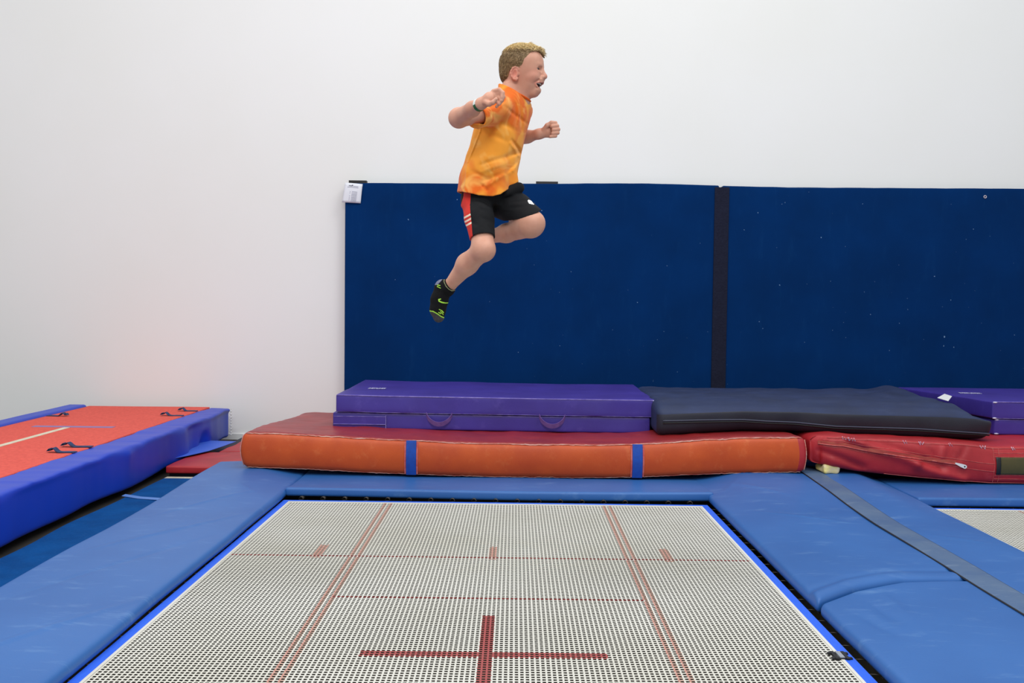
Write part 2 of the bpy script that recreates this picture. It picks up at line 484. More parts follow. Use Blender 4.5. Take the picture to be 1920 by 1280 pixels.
# steel frame
fx0, fx1, fy0, fy1 = BX0 - 0.31, BX1 + 0.31, BY0 - 0.31, BY1 + 0.31
rails = frame_ring(fx0, fx1, fy0, fy1, 0.16, -0.062, -0.004)
for lx in (fx0 - 0.08, fx1 + 0.08):
    for ly in (fy0, 2.8, fy1):
        rails.append(boxvf((lx - 0.03, ly - 0.03, -0.945), (lx + 0.03, ly + 0.03, -0.06)))
V, F = merge(rails)
mk('frame', V, F, M['dark'], tr, smooth=False)
# one coil spring, then copies
def coil(r=0.0125, L=0.20, turns=26, wire=0.0017, seg=9):
    n = turns * seg
    pts = []
    for i in range(n + 1):
        t = i / n; a = 2 * math.pi * turns * t
        pts.append((r * math.cos(a), 0.035 + t * L, r * math.sin(a)))
    pts = [(0, 0.0, 0), (0, 0.02, 0.0)] + pts + [(0, 0.035 + L + 0.02, 0), (0, 0.035 + L + 0.05, -0.01)]
    return tube(None, pts, wire, None, n=4, up=(0.3, 0.2, 1))
sv, sf = coil()
sm = bpy.data.meshes.new('spring'); sm.from_pydata([tuple(map(float, v)) for v in sv], [], sf); sm.materials.append(M['steel'])
sm.polygons.foreach_set('use_smooth', [True] * len(sm.polygons))
def springs(root, dx):
    r0 = np.array(ROOT[root.name])
    out = []
    for i in range(19):
        x = BX0 + dx + 0.045 + i * (BX1 - BX0 - 0.09) / 18; out.append((x, BY1 + B + 0.002, 0.0))
    for i in range(37):
        y = BY0 + 0.06 + i * (BY1 - BY0 - 0.12) / 36
        out.append((BX1 + dx + B + 0.002, y, -math.pi / 2)); out.append((BX0 + dx - B - 0.002, y, math.pi / 2))
    for (x, y, rz) in out:
        o = bpy.data.objects.new('spring', sm); COL.objects.link(o); o.parent = root
        o.location = (x - r0[0], y - r0[1], 0.0 - r0[2]); o.rotation_euler = (0, 0, rz)
springs(tr, 0)
# small dark clip hooked into the web near the right edge
c = at(1587, 1240, 2.82); c = c - np.array((0.020, 0, 0))
pp = [boxvf((c[0] - 0.021, c[1] - 0.03, 0.003), (c[0] - 0.011, c[1] + 0.03, 0.008)), boxvf((c[0] + 0.011, c[1] - 0.03, 0.003), (c[0] + 0.021, c[1] + 0.03, 0.008)),
      boxvf((c[0] - 0.03, c[1] + 0.014, 0.002), (c[0] + 0.03, c[1] + 0.026, 0.007)), boxvf((c[0] - 0.03, c[1] - 0.026, 0.002), (c[0] + 0.03, c[1] - 0.014, 0.007))]
V, F = merge(pp)
clip = mk('repair_clip', V, F, M['black'], tr, smooth=False, label='small dark clip on the web near the right edge')
V, F = boxvf((c[0] - 0.007, c[1] - 0.024, 0.005), (c[0] + 0.007, c[1] + 0.024, 0.010))
mk('clip_plate', V, F, plain('grey_clip_plate', (165, 170, 178), 0.4, 0.3), clip, smooth=False)

tr2 = thing('trampoline', (-0.091 + DX2, 2.805, -0.95), 'second trampoline, its white web bed only showing in the lower right corner', 'trampoline')
for ch in [c for c in tr.children if c.name.split('.')[0] in ('web_bed', 'selvedge', 'border_webbing', 'frame')]:
    o = ch.copy(); COL.objects.link(o); o.parent = tr2
springs(tr2, DX2)

# ------------------------------------------------------------------ blue frame cushions round the beds
def wrinkle(V, amp, sc, seed):
    return amp * vnoise(V, sc, seed, 2)
def side_def(inner_x, outer_x, seed, crease=()):
    def f(V):
        u = np.clip((V[:, 0] - inner_x) / (outer_x - inner_x), 0, 1)
        top = sstep(0.0, 0.05, V[:, 2])
        V[:, 2] += (0.042 if inner_x > 0 else 0.028) * sstep(4.3, 5.6, V[:, 1]) * sstep(0.02, 0.45, u)
        V[:, 2] += top * (0.007 * np.sin(np.pi * u) + wrinkle(V, 0.0035, (2.2, 1.6, 1), seed))
        V[:, 0] += 0.004 * vnoise(V, (0.1, 2.5, 0.1), seed + 3) * (1 - u)
        for (x0, y0, x1, y1, a, w) in crease:
            d = np.array((x1 - x0, y1 - y0)); L = np.hypot(*d); d /= L
            rx, ry = V[:, 0] - x0, V[:, 1] - y0
            t = np.clip(rx * d[0] + ry * d[1], 0, L)
            dist = np.hypot(rx - t * d[0], ry - t * d[1])
            V[:, 2] += top * a * np.exp(-(dist / w) ** 2) * np.sin(np.pi * np.clip(t / L, 0.02, 0.98))
        return V
    return f
cr_left = [(-1.75, 3.6, -1.22, 4.5, 0.005, 0.012), (-1.72, 3.0, -1.25, 4.05, -0.004, 0.014), (-1.7, 4.3, -1.3, 5.0, 0.004, 0.012), (-1.6, 2.4, -1.2, 3.2, 0.005, 0.012), (-1.5, 5.1, -1.25, 4.8, 0.003, 0.01)]
cushion('frame_pad', (-1.775, 0.35, 0.0), (-1.198, 5.75, 0.048), 0.024, (44, 300, 2), M['pad'], side_def(-1.198, -1.775, 11, cr_left),
        loc=(-1.47, 3.0, 0.0), label='blue vinyl cushion along the left side of the near trampoline', cat='frame pad', group=None)
def end_def(seed, lift=0.012):
    def f(V):
        u = V[:, 1]
        x = V[:, 0]
        V[:, 2] += sstep(0, 0.05, V[:, 2]) * wrinkle(V, 0.003, (1.2, 3, 1), seed)
        inner = 1 - sstep(5.0, 5.2, V[:, 1])
        b = 0.5 + 0.5 * np.sin((x + 1.3) * 2.6 + seed)
        V[:, 2] += inner * lift * b
        return V
    return f
cushion('frame_pad', (-1.205, 5.035, 0.0), (1.062, 5.62, 0.048), 0.014, (140, 26, 2), M['pad'], end_def(1),
        loc=(-0.06, 5.3, 0.0), label='blue vinyl cushion across the far end of the near trampoline, below the orange mat', cat='frame pad')
# right side cushions of the near trampoline, joined with a curved gap
def seam_y(x): return np.interp(x, [1.0, 1.06, 1.2, 1.41, 1.66, 1.7], [3.17, 3.22, 3.335, 3.445, 3.49, 3.49])
def right_far(V):
    t = 1 - sstep(3.35, 4.0, V[:, 1])
    V = side_def(1.034, 1.700, 21, [(1.15, 4.6, 1.6, 4.35, 0.004, 0.012), (1.1, 5.35, 1.45, 4.9, 0.004, 0.02), (1.08, 5.0, 1.3, 5.4, 0.004, 0.014)])(V)
    V[:, 1] += t * (seam_y(V[:, 0]) - 3.35 + 0.008)
    g = V[:, 1] - seam_y(V[:, 0])
    V[:, 2] += sstep(0.02, 0.045, V[:, 2]) * (0.011 * np.exp(-((g - 0.06) / 0.035) ** 2) * (1 - sstep(1.25, 1.5, V[:, 0]) * 0.6) - 0.004 * np.exp(-((g - 0.12) / 0.02) ** 2))
    return V
def right_near(V):
    t = sstep(2.7, 3.35, V[:, 1])
    V = side_def(1.034, 1.700, 27, [(1.12, 3.18, 1.16, 2.85, -0.006, 0.014), (1.2, 3.24, 1.22, 2.95, -0.006, 0.014), (1.28, 3.3, 1.27, 3.0, 0.005, 0.02)])(V)
    V[:, 1] += t * (seam_y(V[:, 0]) - 3.35 - 0.008)
    return V
cushion('frame_pad', (1.034, 3.35, 0.0), (1.700, 5.72, 0.048), 0.022, (44, 150, 2), M['pad'], right_far,
        loc=(1.35, 4.5, 0.0), label='blue vinyl cushion right of the near trampoline, its far section reaching under the orange mat', cat='frame pad')
cushion('frame_pad', (1.034, 0.35, 0.0), (1.700, 3.35, 0.048), 0.022, (44, 150, 2), M['pad'], right_near,
        loc=(1.35, 1.8, 0.0), label='blue vinyl cushion in the lower right corner, nearest section beside the near trampoline', cat='frame pad')
cushion('frame_pad', (1.706, 0.35, 0.0), (2.118, 5.72, 0.047), 0.022, (36, 240, 2), M['pad'], side_def(2.118, 1.706, 33, [(1.8, 4.2, 2.05, 4.0, 0.004, 0.012)]),
        loc=(1.9, 3.0, 0.0), label='blue vinyl cushion along the left side of the second trampoline, right of the grey strip', cat='frame pad')
cushion('frame_pad', (2.122, 5.0, 0.0), (4.4, 5.6, 0.048), 0.014, (120, 26, 2), M['pad'], end_def(4, 0.004),
        loc=(3.2, 5.3, 0.0), label='blue vinyl cushion across the far end of the second trampoline, below the red mat', cat='frame pad')
def flap_def(V):
    u = np.clip((V[:, 0] - 1.655) / 0.12, 0, 1)
    V[:, 2] += 0.042 * sstep(4.3, 5.6, V[:, 1]) + 0.001 * vnoise(V, (6, 4, 1), 5) + 0.004 * np.sin(np.pi * u)
    V[:, 0] += 0.003 * vnoise(V, (0.1, 3, 0.1), 9)
    return V
jc = cushion('joint_cover', (1.655, 0.35, 0.0495), (1.778, 5.70, 0.0535), 0.003, (8, 200, 2), M['pad_grey'], flap_def,
        loc=(1.72, 3.0, 0.05), label='narrow worn grey blue strip covering the joint between the two trampolines', cat='joint cover')

for xe, rr in ((1.6585, 0.0036), (1.7765, 0.0022)):  # thin black line along each long edge of the joint strip
    Pj = flap_def(np.array([(xe, y, 0.0515) for y in np.linspace(0.36, 5.69, 160)]))
    tube('edge_line', Pj, rr, M['black'], jc, n=6)

# ------------------------------------------------------------------ orange crash mat with red top
def om_off(x): return np.interp(x, [-1.56, -1.2, -0.8, -0.1, 0.35, 0.7, 1.1, 1.4, 1.68], [0.088, 0.079, 0.062, 0.0475, 0.048, 0.055, 0.078, 0.090, 0.098])
def om_top(x): return np.interp(x, [-1.56, -1.47, -1.2, -0.8, -0.2, 0.35, 0.7, 1.1, 1.35, 1.6, 1.68], [0.290, 0.297, 0.285, 0.268, 0.250, 0.248, 0.254, 0.287, 0.302, 0.305, 0.298])
def om_def(V):
    t = V[:, 2] / 0.2
    back = sstep(5.5, 6.6, V[:, 1])
    lo = om_off(V[:, 0]); hi = om_top(V[:, 0])
    hi = hi * (1 - back) + (0.262 + 0.25 * (hi - 0.262)) * back
    V[:, 2] = lo * (1 - t) + hi * t
    topm = sstep(0.6, 1.0, t)
    V[:, 2] += topm * (0.006 * vnoise(V, (7, 1.6, 1), 41, 2) * sstep(5.5, 5.7, V[:, 1]) + 0.003 * vnoise(V, (11, 20, 1), 42))
    fr = 1 - sstep(5.44, 5.5, V[:, 1])
    V[:, 1] += fr * (-0.016 * np.sin(np.pi * np.clip(t, 0, 1)) + 0.006 * vnoise(V, (5, 1, 3), 43, 2))
    V[:, 0] += np.where(V[:, 0] < -1.4, -1, 0) * 0.02 * np.sin(np.pi * np.clip(t, 0, 1)) + np.where(V[:, 0] > 1.55, 1, 0) * 0.012 * np.sin(np.pi * np.clip(t, 0, 1))
    # left outline narrows a little towards the wall
    V[:, 0] += (V[:, 0] < -1.0) * 0.06 * back
    return V
om = thing('crash_mat', (0.05, 6.06, 0.05), 'thick crash mat with orange front and dark red top under the purple folding mat', 'crash mat')
def om_mat(c, side):
    m = np.full(len(c), 1)
    m[(side == 2) | (side == 3)] = 0
    m[(c[:, 1] < 5.50) & (c[:, 2] < 0.183) & (c[:, 2] > 0.017)] = 0
    m[(c[:, 0] > 1.605) & (side == 2)] = 2
    m[(side == 0) | (side == 1)] = 2
    return m
cushion('cover', (-1.54, 5.44, 0.0), (1.66, 6.69, 0.2), 0.032, (200, 60, 8), [M['orange'], M['redtop'], M['redside']], om_def, om, om_mat)
def along(fn, pts):
    return fn(np.array(pts, float))
for zz, rr, nm in ((0.1925, 0.0034, 'seam_piping'), (0.006, 0.0018, 'seam_piping')):
    pts = [(x, 5.4475, zz) for x in np.linspace(-1.515, 1.635, 220)]
    P = along(om_def, pts); rng = np.random.RandomState(4)
    P[:, 2] += 0.0015 * rng.randn(len(P)) * 0.6
    tube(nm, P, rr * (0.85 + 0.3 * rng.rand(len(P))), M['worn'], om, n=5)
for xe in (-1.535, 1.655):
    pts = [(xe, 5.452, z) for z in np.linspace(0.015, 0.185, 30)]
    P = along(om_def, pts); rng = np.random.RandomState(7)
    tube('end_piping', P, 0.0026 * (0.8 + 0.4 * rng.rand(len(P))), M['worn'], om, n=5)
for px in (772.5, 1199):
    xc = (px - 965) * 5.43 / 1800
    pts = [(xc, 5.4375, z) for z in np.linspace(0.004, 0.196, 24)]
    P = along(om_def, pts); P[:, 1] -= 0.0015
    V, F = ribbon(P, (1, 0, 0), 0.057, 0.003)
    band = mk('webbing_band', V, F, M['blueband'], om, smooth=False, label='royal blue webbing band')
    prt = []
    for s in (-1, 1):
        pts = [(xc + s * 0.034, 5.438, z) for z in np.linspace(0.01, 0.19, 30)]
        Q = along(om_def, pts); Q[:, 1] -= 0.001
        prt.append(ribbon(Q, (1, 0, 0), 0.008, 0.002))
    V, F = merge(prt); mk('stitching', V, F, M['thread'], band, smooth=False)

# ------------------------------------------------------------------ purple folding mats
def panel_def(seed, zlo, zhi, top_fn=None, skew=0.0):
    def f(V):
        s = sstep(zlo + 0.3 * (zhi - zlo), zhi, V[:, 2])
        V[:, 2] += s * 0.003 * vnoise(V, (3, 3, 1), seed, 2)
        fr = 1 - sstep(0.0, 0.05, V[:, 1] - V[:, 1].min())
        V[:, 1] += fr * 0.004 * vnoise(V, (6, 1, 8), seed + 1)
        if top_fn is not None: V[:, 2] += top_fn(V)
        if skew: V[:, 0] -= skew * np.maximum(V[:, 1] - 5.95, 0) * (V[:, 0] < 3.9)
        return V
    return f
def folding_mat(xa, xb, ya, yb, zb, label, ua, ub, seed, sag=None, handles=(), skew=0.0):
    g = thing('folding_mat', ((xa + xb) / 2, (ya + yb) / 2, zb), label, 'folding mat')
    h1 = 0.098; z1 = zb + h1; h2 = 0.112
    top_fn = sag
    lo = cushion('panel', (xa, ya, zb), (xb, yb, z1), 0.012, (80, 20, 6), M['purple'], panel_def(seed, zb, z1, top_fn, skew), g)
    up = cushion('panel', (ua, ya - 0.012, z1 + 0.004), (ub, yb, z1 + h2), 0.010, (80, 24, 6), M['purple'], panel_def(seed + 5, z1, z1 + h2, top_fn, skew), g)
    def sagp(P):
        P = np.array(P, float)
        if top_fn is not None: P[:, 2] += top_fn(P)
        return P
    for pn, x0, x1, z, yy, r in ((up, ua, ub, z1 + h2 - 0.004, ya - 0.011, 0.0026), (up, ua, ub, z1 + 0.007, ya - 0.011, 0.0016), (lo, xa, xb, z1 - 0.003, ya + 0.001, 0.002)):
        tube('seam', sagp([(x, yy, z) for x in np.linspace(x0 + 0.006, x1 - 0.006, 90)]), r, M['purpleseam'], pn, n=5)
    for hx in handles:
        pts = []
        for t in np.linspace(0, 1, 17):
            xx = hx + (t - 0.5) * 0.158
            drop = math.sin(math.pi * t) ** 0.6
            pts.append((xx, ya - 0.016 - 0.022 * drop, z1 + 0.002 - 0.058 * drop))
        V, F = ribbon(sagp(pts), (0, -0.35, 1), 0.030, 0.003)
        mk('handle', V, F, M['purple2'], g, smooth=False, label='loop carrying handle')
    return g, lo, up, sagp
M['purple2'] = vinyl('purple_webbing', (118, 88, 158), (100, 72, 142), rough=0.8, mott=30, bump=0.4)
# left stack
def sag_l(V): return np.interp(V[:, 0], [-1.2, -0.8, 0.3, 0.9], [0.010, 0.004, -0.002, -0.003]) - 0.020 * (1 - sstep(-1.12, -0.93, V[:, 0])) * sstep(0.40, 0.46, V[:, 2]) * 0.0
xl = lambda px, d: (px - 965) * d / 1800
g1, lo1, up1, sg1 = folding_mat(xl(624, 5.9), xl(1222, 5.9), 5.9, 7.02, 0.262 - 0.008, 'folded purple gym mat with two loop handles lying on the orange crash mat', xl(630, 5.89), xl(1233, 5.89), 51, sag_l, (xl(825, 5.9), xl(1037, 5.9)))
# hook tape flap at the left of its lower panel
V, F = boxvf((xl(626, 5.9), 5.893, 0.285), (xl(725, 5.9), 5.8975, 0.340))
ht = mk('hook_tape', V, F, M['purple'], g1, smooth=False)
prt = [boxvf((xl(626, 5.9), 5.8915, z), (xl(725, 5.9), 5.893, z + 0.0025)) for z in (0.288, 0.336)] + [boxvf((xl(724, 5.9), 5.8915, 0.262), (xl(725, 5.9), 5.893, 0.345))]
V, F = merge(prt); mk('stitching', V, F, M['purpleseam'], ht, smooth=False)
# print on the upper panel (an illegible white word seen very flat)
def white_word(cx, cy, z, wid, dep, parent, seed, ang=0.0):
    rng = np.random.RandomState(seed); pr = []
    n = 7
    for i in range(n):
        x0 = cx - wid / 2 + i * wid / n; w = wid / n * 0.72
        kind = i % 4
        st = w * 0.28
        def bx(a, b, c, d):
            ca, sa = math.cos(ang), math.sin(ang)
            V = []
            for zz in (z, z + 0.0012):
                for (x, y) in ((a, b), (c, b), (c, d), (a, d)):
                    dx, dy = x - cx, y - cy
                    V.append((cx + dx * ca - dy * sa, cy + dx * sa + dy * ca, zz))
            F = [(4, 5, 6, 7), (0, 1, 5, 4), (1, 2, 6, 5), (2, 3, 7, 6), (3, 0, 4, 7)]
            pr.append((V, F))
        bx(x0, cy - dep / 2, x0 + st, cy + dep / 2)
        if kind in (0, 2): bx(x0 + w - st, cy - dep / 2, x0 + w, cy + dep / 2)
        if kind in (0, 1): bx(x0, cy + dep / 2 - dep * 0.2, x0 + w, cy + dep / 2)
        if kind in (1, 2, 3): bx(x0, cy - dep * 0.1, x0 + w, cy + dep * 0.1)
        if kind in (1, 3): bx(x0, cy - dep / 2, x0 + w, cy - dep / 2 + dep * 0.2)
    V, F = merge(pr)
    return mk('printed_word', V, F, M['whitemark'], parent, smooth=False, label='small white printed word')
p = at(709, 733.5, 6.35)
white_word(p[0], 6.32, 0.254 + 0.098 + 0.112 + 0.0095, 0.115, 0.07, up1, 1)
# right stack, cut by the frame
g2, lo2, up2, sg2 = folding_mat(2.985, 4.75, 5.95, 6.95, 0.262, 'folded purple gym mat at the right edge, on the red mat behind the navy mat', 2.965, 4.73, 71, None, (), 0.19)
ztop2 = 0.262 + 0.098 + 0.112
white_word(xl(1824, 6.45) , 6.47, ztop2 + 0.004, 0.14, 0.06, up2, 2, -0.12)
# worn corners of the right stack
pr = []
for (x, z) in ((2.968, ztop2 - 0.006), (2.968, 0.262 + 0.106), (2.988, 0.262 + 0.094), (2.988, 0.262 + 0.008)):
    y = 5.938 if z > 0.365 else 5.951
    V, F = tube(None, [(x + 0.001, y + 0.002, z), (x + 0.014, y - 0.001, z), (x + 0.026, y, z)], [0.004, 0.0055, 0.002], None, n=6)
    mk('worn_corner', V, F, M['whitemark'], up2 if z > 0.365 else lo2)
pr = []
for (x, z) in ((xl(1232, 5.89) - 0.008, 0.455), (xl(1232, 5.89) - 0.008, 0.362), (xl(1222, 5.9) - 0.008, 0.259)):
    V, F = tube(None, [(x - 0.012, 5.888, z), (x, 5.886, z), (x + 0.003, 5.892, z)], [0.002, 0.0045, 0.004], None, n=6)
    mk('worn_corner', V, F, M['whitemark'], up1 if z > 0.355 else lo1)
# white tag stuck over the left edge of the right stack
q = [at_z(1757.5, 746, ztop2 + 0.004), at_z(1771, 738.5, ztop2 + 0.004), at_z(1785, 743, ztop2 + 0.004), at_z(1778, 752, ztop2 + 0.004)]
V = [p + np.array((0, 0, h_)) for h_ in (0, 0.002) for p in q]
F = [(4, 7, 6, 5), (0, 1, 2, 3), (0, 4, 5, 1), (1, 5, 6, 2), (2, 6, 7, 3), (3, 7, 4, 0)]
mk('sticker', V, F, M['white'], up2, smooth=False, label='white sticker on the left edge')

# ------------------------------------------------------------------ dark navy soft mat
def nv_def(V):
    x, y = V[:, 0].copy(), V[:, 1].copy()
    t = (V[:, 2] - 0.275) / 0.20
    v = (y - 5.66) / 1.06
    # depth is longer on the right: the back right corner peaks upward
    top = sstep(0.5, 1.0, t)
    endr = sstep(2.35, 2.82, x)
    V[:, 2] += top * (-0.018 * sstep(2.55, 2.83, x) - 0.05 * sstep(2.72, 2.84, x) * (1 - sstep(0.3, 1, v)) - 0.030 * (1 - sstep(0.0, 0.22, v)) + 0.028 * np.exp(-((x - 2.66) / 0.16) ** 2) * sstep(0.6, 1, v))
    V[:, 2] += top * 0.010 * vnoise(V, (4.2, 8, 1), 61, 3) * sstep(0.03, 0.2, v)
    V[:, 2] += top * sstep(1.6, 2.3, x) * 0.008 * np.sin((x * 16 - y * 9)) * sstep(0.25, 0.7, v) * (1 - endr)
    fr = 1 - sstep(0, 0.08, v)
    bul = np.sin(np.pi * np.clip(t, 0, 1))
    V[:, 1] += fr * (-0.02 * bul + 0.008 * vnoise(V, (4, 1, 5), 66, 2))
    V[:, 0] += sstep(2.7, 2.84, x) * 0.02 * bul
    V[:, 0] += endr * (-0.05 * top)
    # underside follows the mats below
    bot = 1 - top
    V[:, 2] += bot * np.interp(x, [0.84, 1.1, 1.35, 1.66, 1.9, 2.84], [-0.012, 0.012, 0.03, 0.03, 0.015, -0.008]) * (1 - sstep(0.1, 0.6, v) * 0.4)
    return V
nm = thing('soft_mat', (1.84, 6.2, 0.28), 'dark navy soft mat with rounded slumping edges between the two purple mats', 'soft mat')
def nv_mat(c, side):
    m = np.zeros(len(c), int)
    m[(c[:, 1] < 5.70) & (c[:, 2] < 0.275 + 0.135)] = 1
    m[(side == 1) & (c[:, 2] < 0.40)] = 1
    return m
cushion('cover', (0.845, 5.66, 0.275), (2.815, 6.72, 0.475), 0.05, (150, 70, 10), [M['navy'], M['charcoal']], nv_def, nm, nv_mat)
pts = [(x, 5.658, 0.275 + z) for x, z in zip(np.linspace(0.88, 2.80, 110), np.interp(np.linspace(0.88, 2.80, 110), [0.88, 1.0, 1.5, 1.9, 2.4, 2.8], [0.095, 0.088, 0.062, 0.052, 0.054, 0.040]))]
P = along(nv_def, pts)
tube('piping', P, 0.0045, M['navypipe'], nm, n=6)
pts = [(x, 5.657, 0.275 + z) for x, z in zip(np.linspace(0.88, 2.80, 110), np.interp(np.linspace(0.88, 2.80, 110), [0.88, 1.0, 1.5, 1.9, 2.4, 2.8], [0.082, 0.075, 0.050, 0.040, 0.042, 0.030]))]
P = along(nv_def, pts)
tube('zip', P, 0.004, M['black'], nm, n=6)

# ------------------------------------------------------------------ red crash mat (right)
def rm_off(x): return np.interp(x, [1.68, 1.95, 2.3, 2.7, 3.2], [0.158, 0.112, 0.078, 0.052, 0.050])
def rm_top(x): return np.interp(x, [1.68, 1.74, 1.86, 1.98, 2.05, 2.5, 2.75, 3.2, 4.4], [0.280, 0.302, 0.314, 0.302, 0.300, 0.282, 0.262, 0.265, 0.265])
def rm_def(V):
    t = V[:, 2] / 0.2
    back = sstep(5.5, 6.3, V[:, 1])
    lo = rm_off(V[:, 0]); hi = rm_top(V[:, 0]); hi = hi * (1 - back) + 0.262 * back
    V[:, 2] = lo * (1 - t) + hi * t
    V[:, 2] += sstep(0.6, 1, t) * 0.004 * vnoise(V, (9, 9, 1), 81, 2) * (1 - back * 0.7)
    fr = 1 - sstep(5.42, 5.50, V[:, 1])
    tt = np.clip(t, 0, 1)
    x = V[:, 0]
    V[:, 1] += fr * (-0.02 * np.sin(np.pi * tt) + 0.007 * vnoise(V, (7, 1, 7), 83, 2))
    # big diagonal folds dropping from the top left corner
    for (x0, t0, x1, t1, a, w) in ((1.90, 0.98, 2.28, 0.45, 0.022, 0.05), (2.02, 0.9, 2.42, 0.35, -0.016, 0.05), (2.28, 0.35, 2.55, 0.05, 0.014, 0.05),
                                   (2.32, 0.95, 2.38, 0.6, -0.007, 0.03), (2.44, 0.95, 2.42, 0.62, 0.007, 0.03), (2.56, 0.9, 2.52, 0.6, -0.006, 0.03), (1.75, 0.5, 1.98, 0.15, -0.01, 0.04)):
        dx, dt = x1 - x0, (t1 - t0) * 0.2
        L = math.hypot(dx, dt); ux, ut = dx / L, dt / L
        rx, rt = x - x0, (tt - t0) * 0.2
        s = np.clip(rx * ux + rt * ut, 0, L)
        dist = np.hypot(rx - s * ux, rt - s * ut)
        V[:, 1] -= 1.5 * fr * a * np.exp(-(dist / w) ** 2 * 4)
    V[:, 1] += fr * 0.07 * (1 - sstep(1.70, 1.82, x))
    V[:, 0] += (x < 1.75) * 0.045 * (1 - tt) * fr * 0.4
    return V
rm = thing('crash_mat', (3.1, 6.0, 0.05), 'sagging red crash mat with zip and olive patch, right of the orange mat', 'crash mat')
cushion('cover', (1.70, 5.42, 0.0), (4.6, 6.6, 0.2), 0.028, (220, 50, 12), M['redside'], rm_def, rm)
def rpath(fn_t, x0, x1, n=120, push=0.003, y=5.42):
    X = np.linspace(x0, x1, n)
    P = rm_def(np.array([(x, y, 0.2 * fn_t(x)) for x in X]))
    P[:, 1] -= push
    return P
zt_ = lambda x: float(np.interp(x, [1.72, 1.9, 2.1, 2.3, 2.62, 2.8], [0.80, 0.74, 0.66, 0.57, 0.46, 0.44]))
V, F = ribbon(rpath(zt_, 1.735, 2.50, push=0.003), (0, 0, 1), 0.022, 0.004)
zp = mk('zip', V, F, vinyl('dusty_red_zip', (178, 84, 66), (160, 50, 50), rough=0.8, mott=20, stretch=(1, 1, 8)), rm, smooth=False)
Pz = rpath(lambda x: zt_(x) - 0.04, 1.735, 2.50, push=0.006)
tube('zip_teeth', Pz, 0.0028, M['thread'], zp, n=5)
pr = []
for dt in (0.10, -0.10):
    pr.append(tube(None, rpath(lambda x: zt_(x) + dt, 1.76, 2.72, push=0.0015), 0.0012, None, n=4))
pr.append(tube(None, rpath(lambda x: 0.965, 1.78, 4.4, 260, push=0.0005), 0.0018, None, n=4))
pr.append(tube(None, rpath(lambda x: 0.035, 2.1, 4.4, 260, push=0.0005), 0.0015, None, n=4))
for x in (2.715, 2.745):
    P = rm_def(np.array([(x, 5.42, 0.2 * t) for t in np.linspace(0.04, 0.96, 30)])); P[:, 1] -= 0.001
    pr.append(tube(None, P, 0.0012, None, n=4))
for t0 in (0.84, 0.74, 0.25, 0.145):
    pr.append(tube(None, rpath(lambda x: t0, 2.72, 4.2, 100, push=0.001), 0.0012, None, n=4))
V, F = merge(pr); mk('stitching', V, F, M['thread'], rm)
# zip pull
pz = rm_def(np.array([(2.515, 5.42, 0.2 * 0.48)]))[0]
e1 = pz + np.array((-0.022, -0.009, 0.004)); e2 = pz + np.array((0.040, -0.014, -0.018))
dirv = (e2 - e1); L = np.linalg.norm(dirv); dirv /= L; sidev = np.cross(dirv, (0, -1, 0)); 
V = []; F = []
out = [(-0.0, 0.004), (0.2, 0.006), (0.55, 0.0095), (0.85, 0.011), (0.96, 0.008), (1.0, 0.003)]
ring = [(t * L, w) for t, w in out] + [(t * L, -w) for t, w in reversed(out)]
for dy in (-0.002, 0.002):
    for s, w in ring: V.append(e1 + dirv * s + sidev * w + np.array((0, dy, 0)))
n = len(ring)
F.append(tuple(range(n))); F.append(tuple(reversed(range(n, 2 * n))))
for i in range(n): F.append((i, i + n, (i + 1) % n + n, (i + 1) % n))
pull = mk('zip_pull', V, F, M['zipmetal'], rm, smooth=False)
hc = e1 + dirv * L * 0.82 + np.array((0, -0.0028, 0))
V = [hc + 0.0045 * (math.cos(a) * dirv + math.sin(a) * sidev) for a in np.linspace(0, 2 * math.pi, 12, endpoint=False)]
mk('pull_hole', V, [tuple(range(12))], M['black'], pull, smooth=False)
# olive hook tape
def patch(x0, x1, t0, t1, mat, nm_, push, parent, nx=40, nt=10, th=0.002):
    V = []
    for s in (0, 1):
        P = rm_def(np.array([(x, 5.42, 0.2 * t) for t in np.linspace(t0, t1, nt) for x in np.linspace(x0, x1, nx)]))
        P[:, 1] -= push + s * th; V += [tuple(p) for p in P]
    q = nx * nt; F = []
    for j in range(nt - 1):
        for i in range(nx - 1):
            a = j * nx + i; F.append((a, a + nx, a + nx + 1, a + 1)); F.append((q + a, q + a + 1, q + a + nx + 1, q + a + nx))
    for i in range(nx - 1):
        F.append((i, i + 1, q + i + 1, q + i)); b = (nt - 1) * nx + i; F.append((b, q + b, q + b + 1, b + 1))
    for j in range(nt - 1):
        a = j * nx; F.append((a, q + a, q + a + nx, a + nx)); b = a + nx - 1; F.append((b, b + nx, q + b + nx, q + b))
    return mk(nm_, V, F, mat, parent, smooth=True)
ot = patch(2.728, 4.1, 0.27, 0.73, M['olive'], 'hook_tape', 0.001, rm); ot['label'] = 'olive green hook tape patch'
patch(2.726, 2.752, 0.27, 0.73, M['black'], 'tape_edge', 0.004, ot, nx=4)
# torn corner: exposed foam block
P0 = at(1560, 873, 5.44)
def foam_def(V):
    V += 0.011 * np.stack((vnoise(V, 22, 1), vnoise(V, 22, 2), vnoise(V, 22, 3)), 1)
    return V
fb = cushion('exposed_foam', (P0[0] - 0.050, 5.425, 0.096), (P0[0] + 0.038, 5.56, 0.142), 0.014, (14, 10, 8), M['foam'], foam_def, rm)
fb['label'] = 'yellow foam showing through the torn corner'
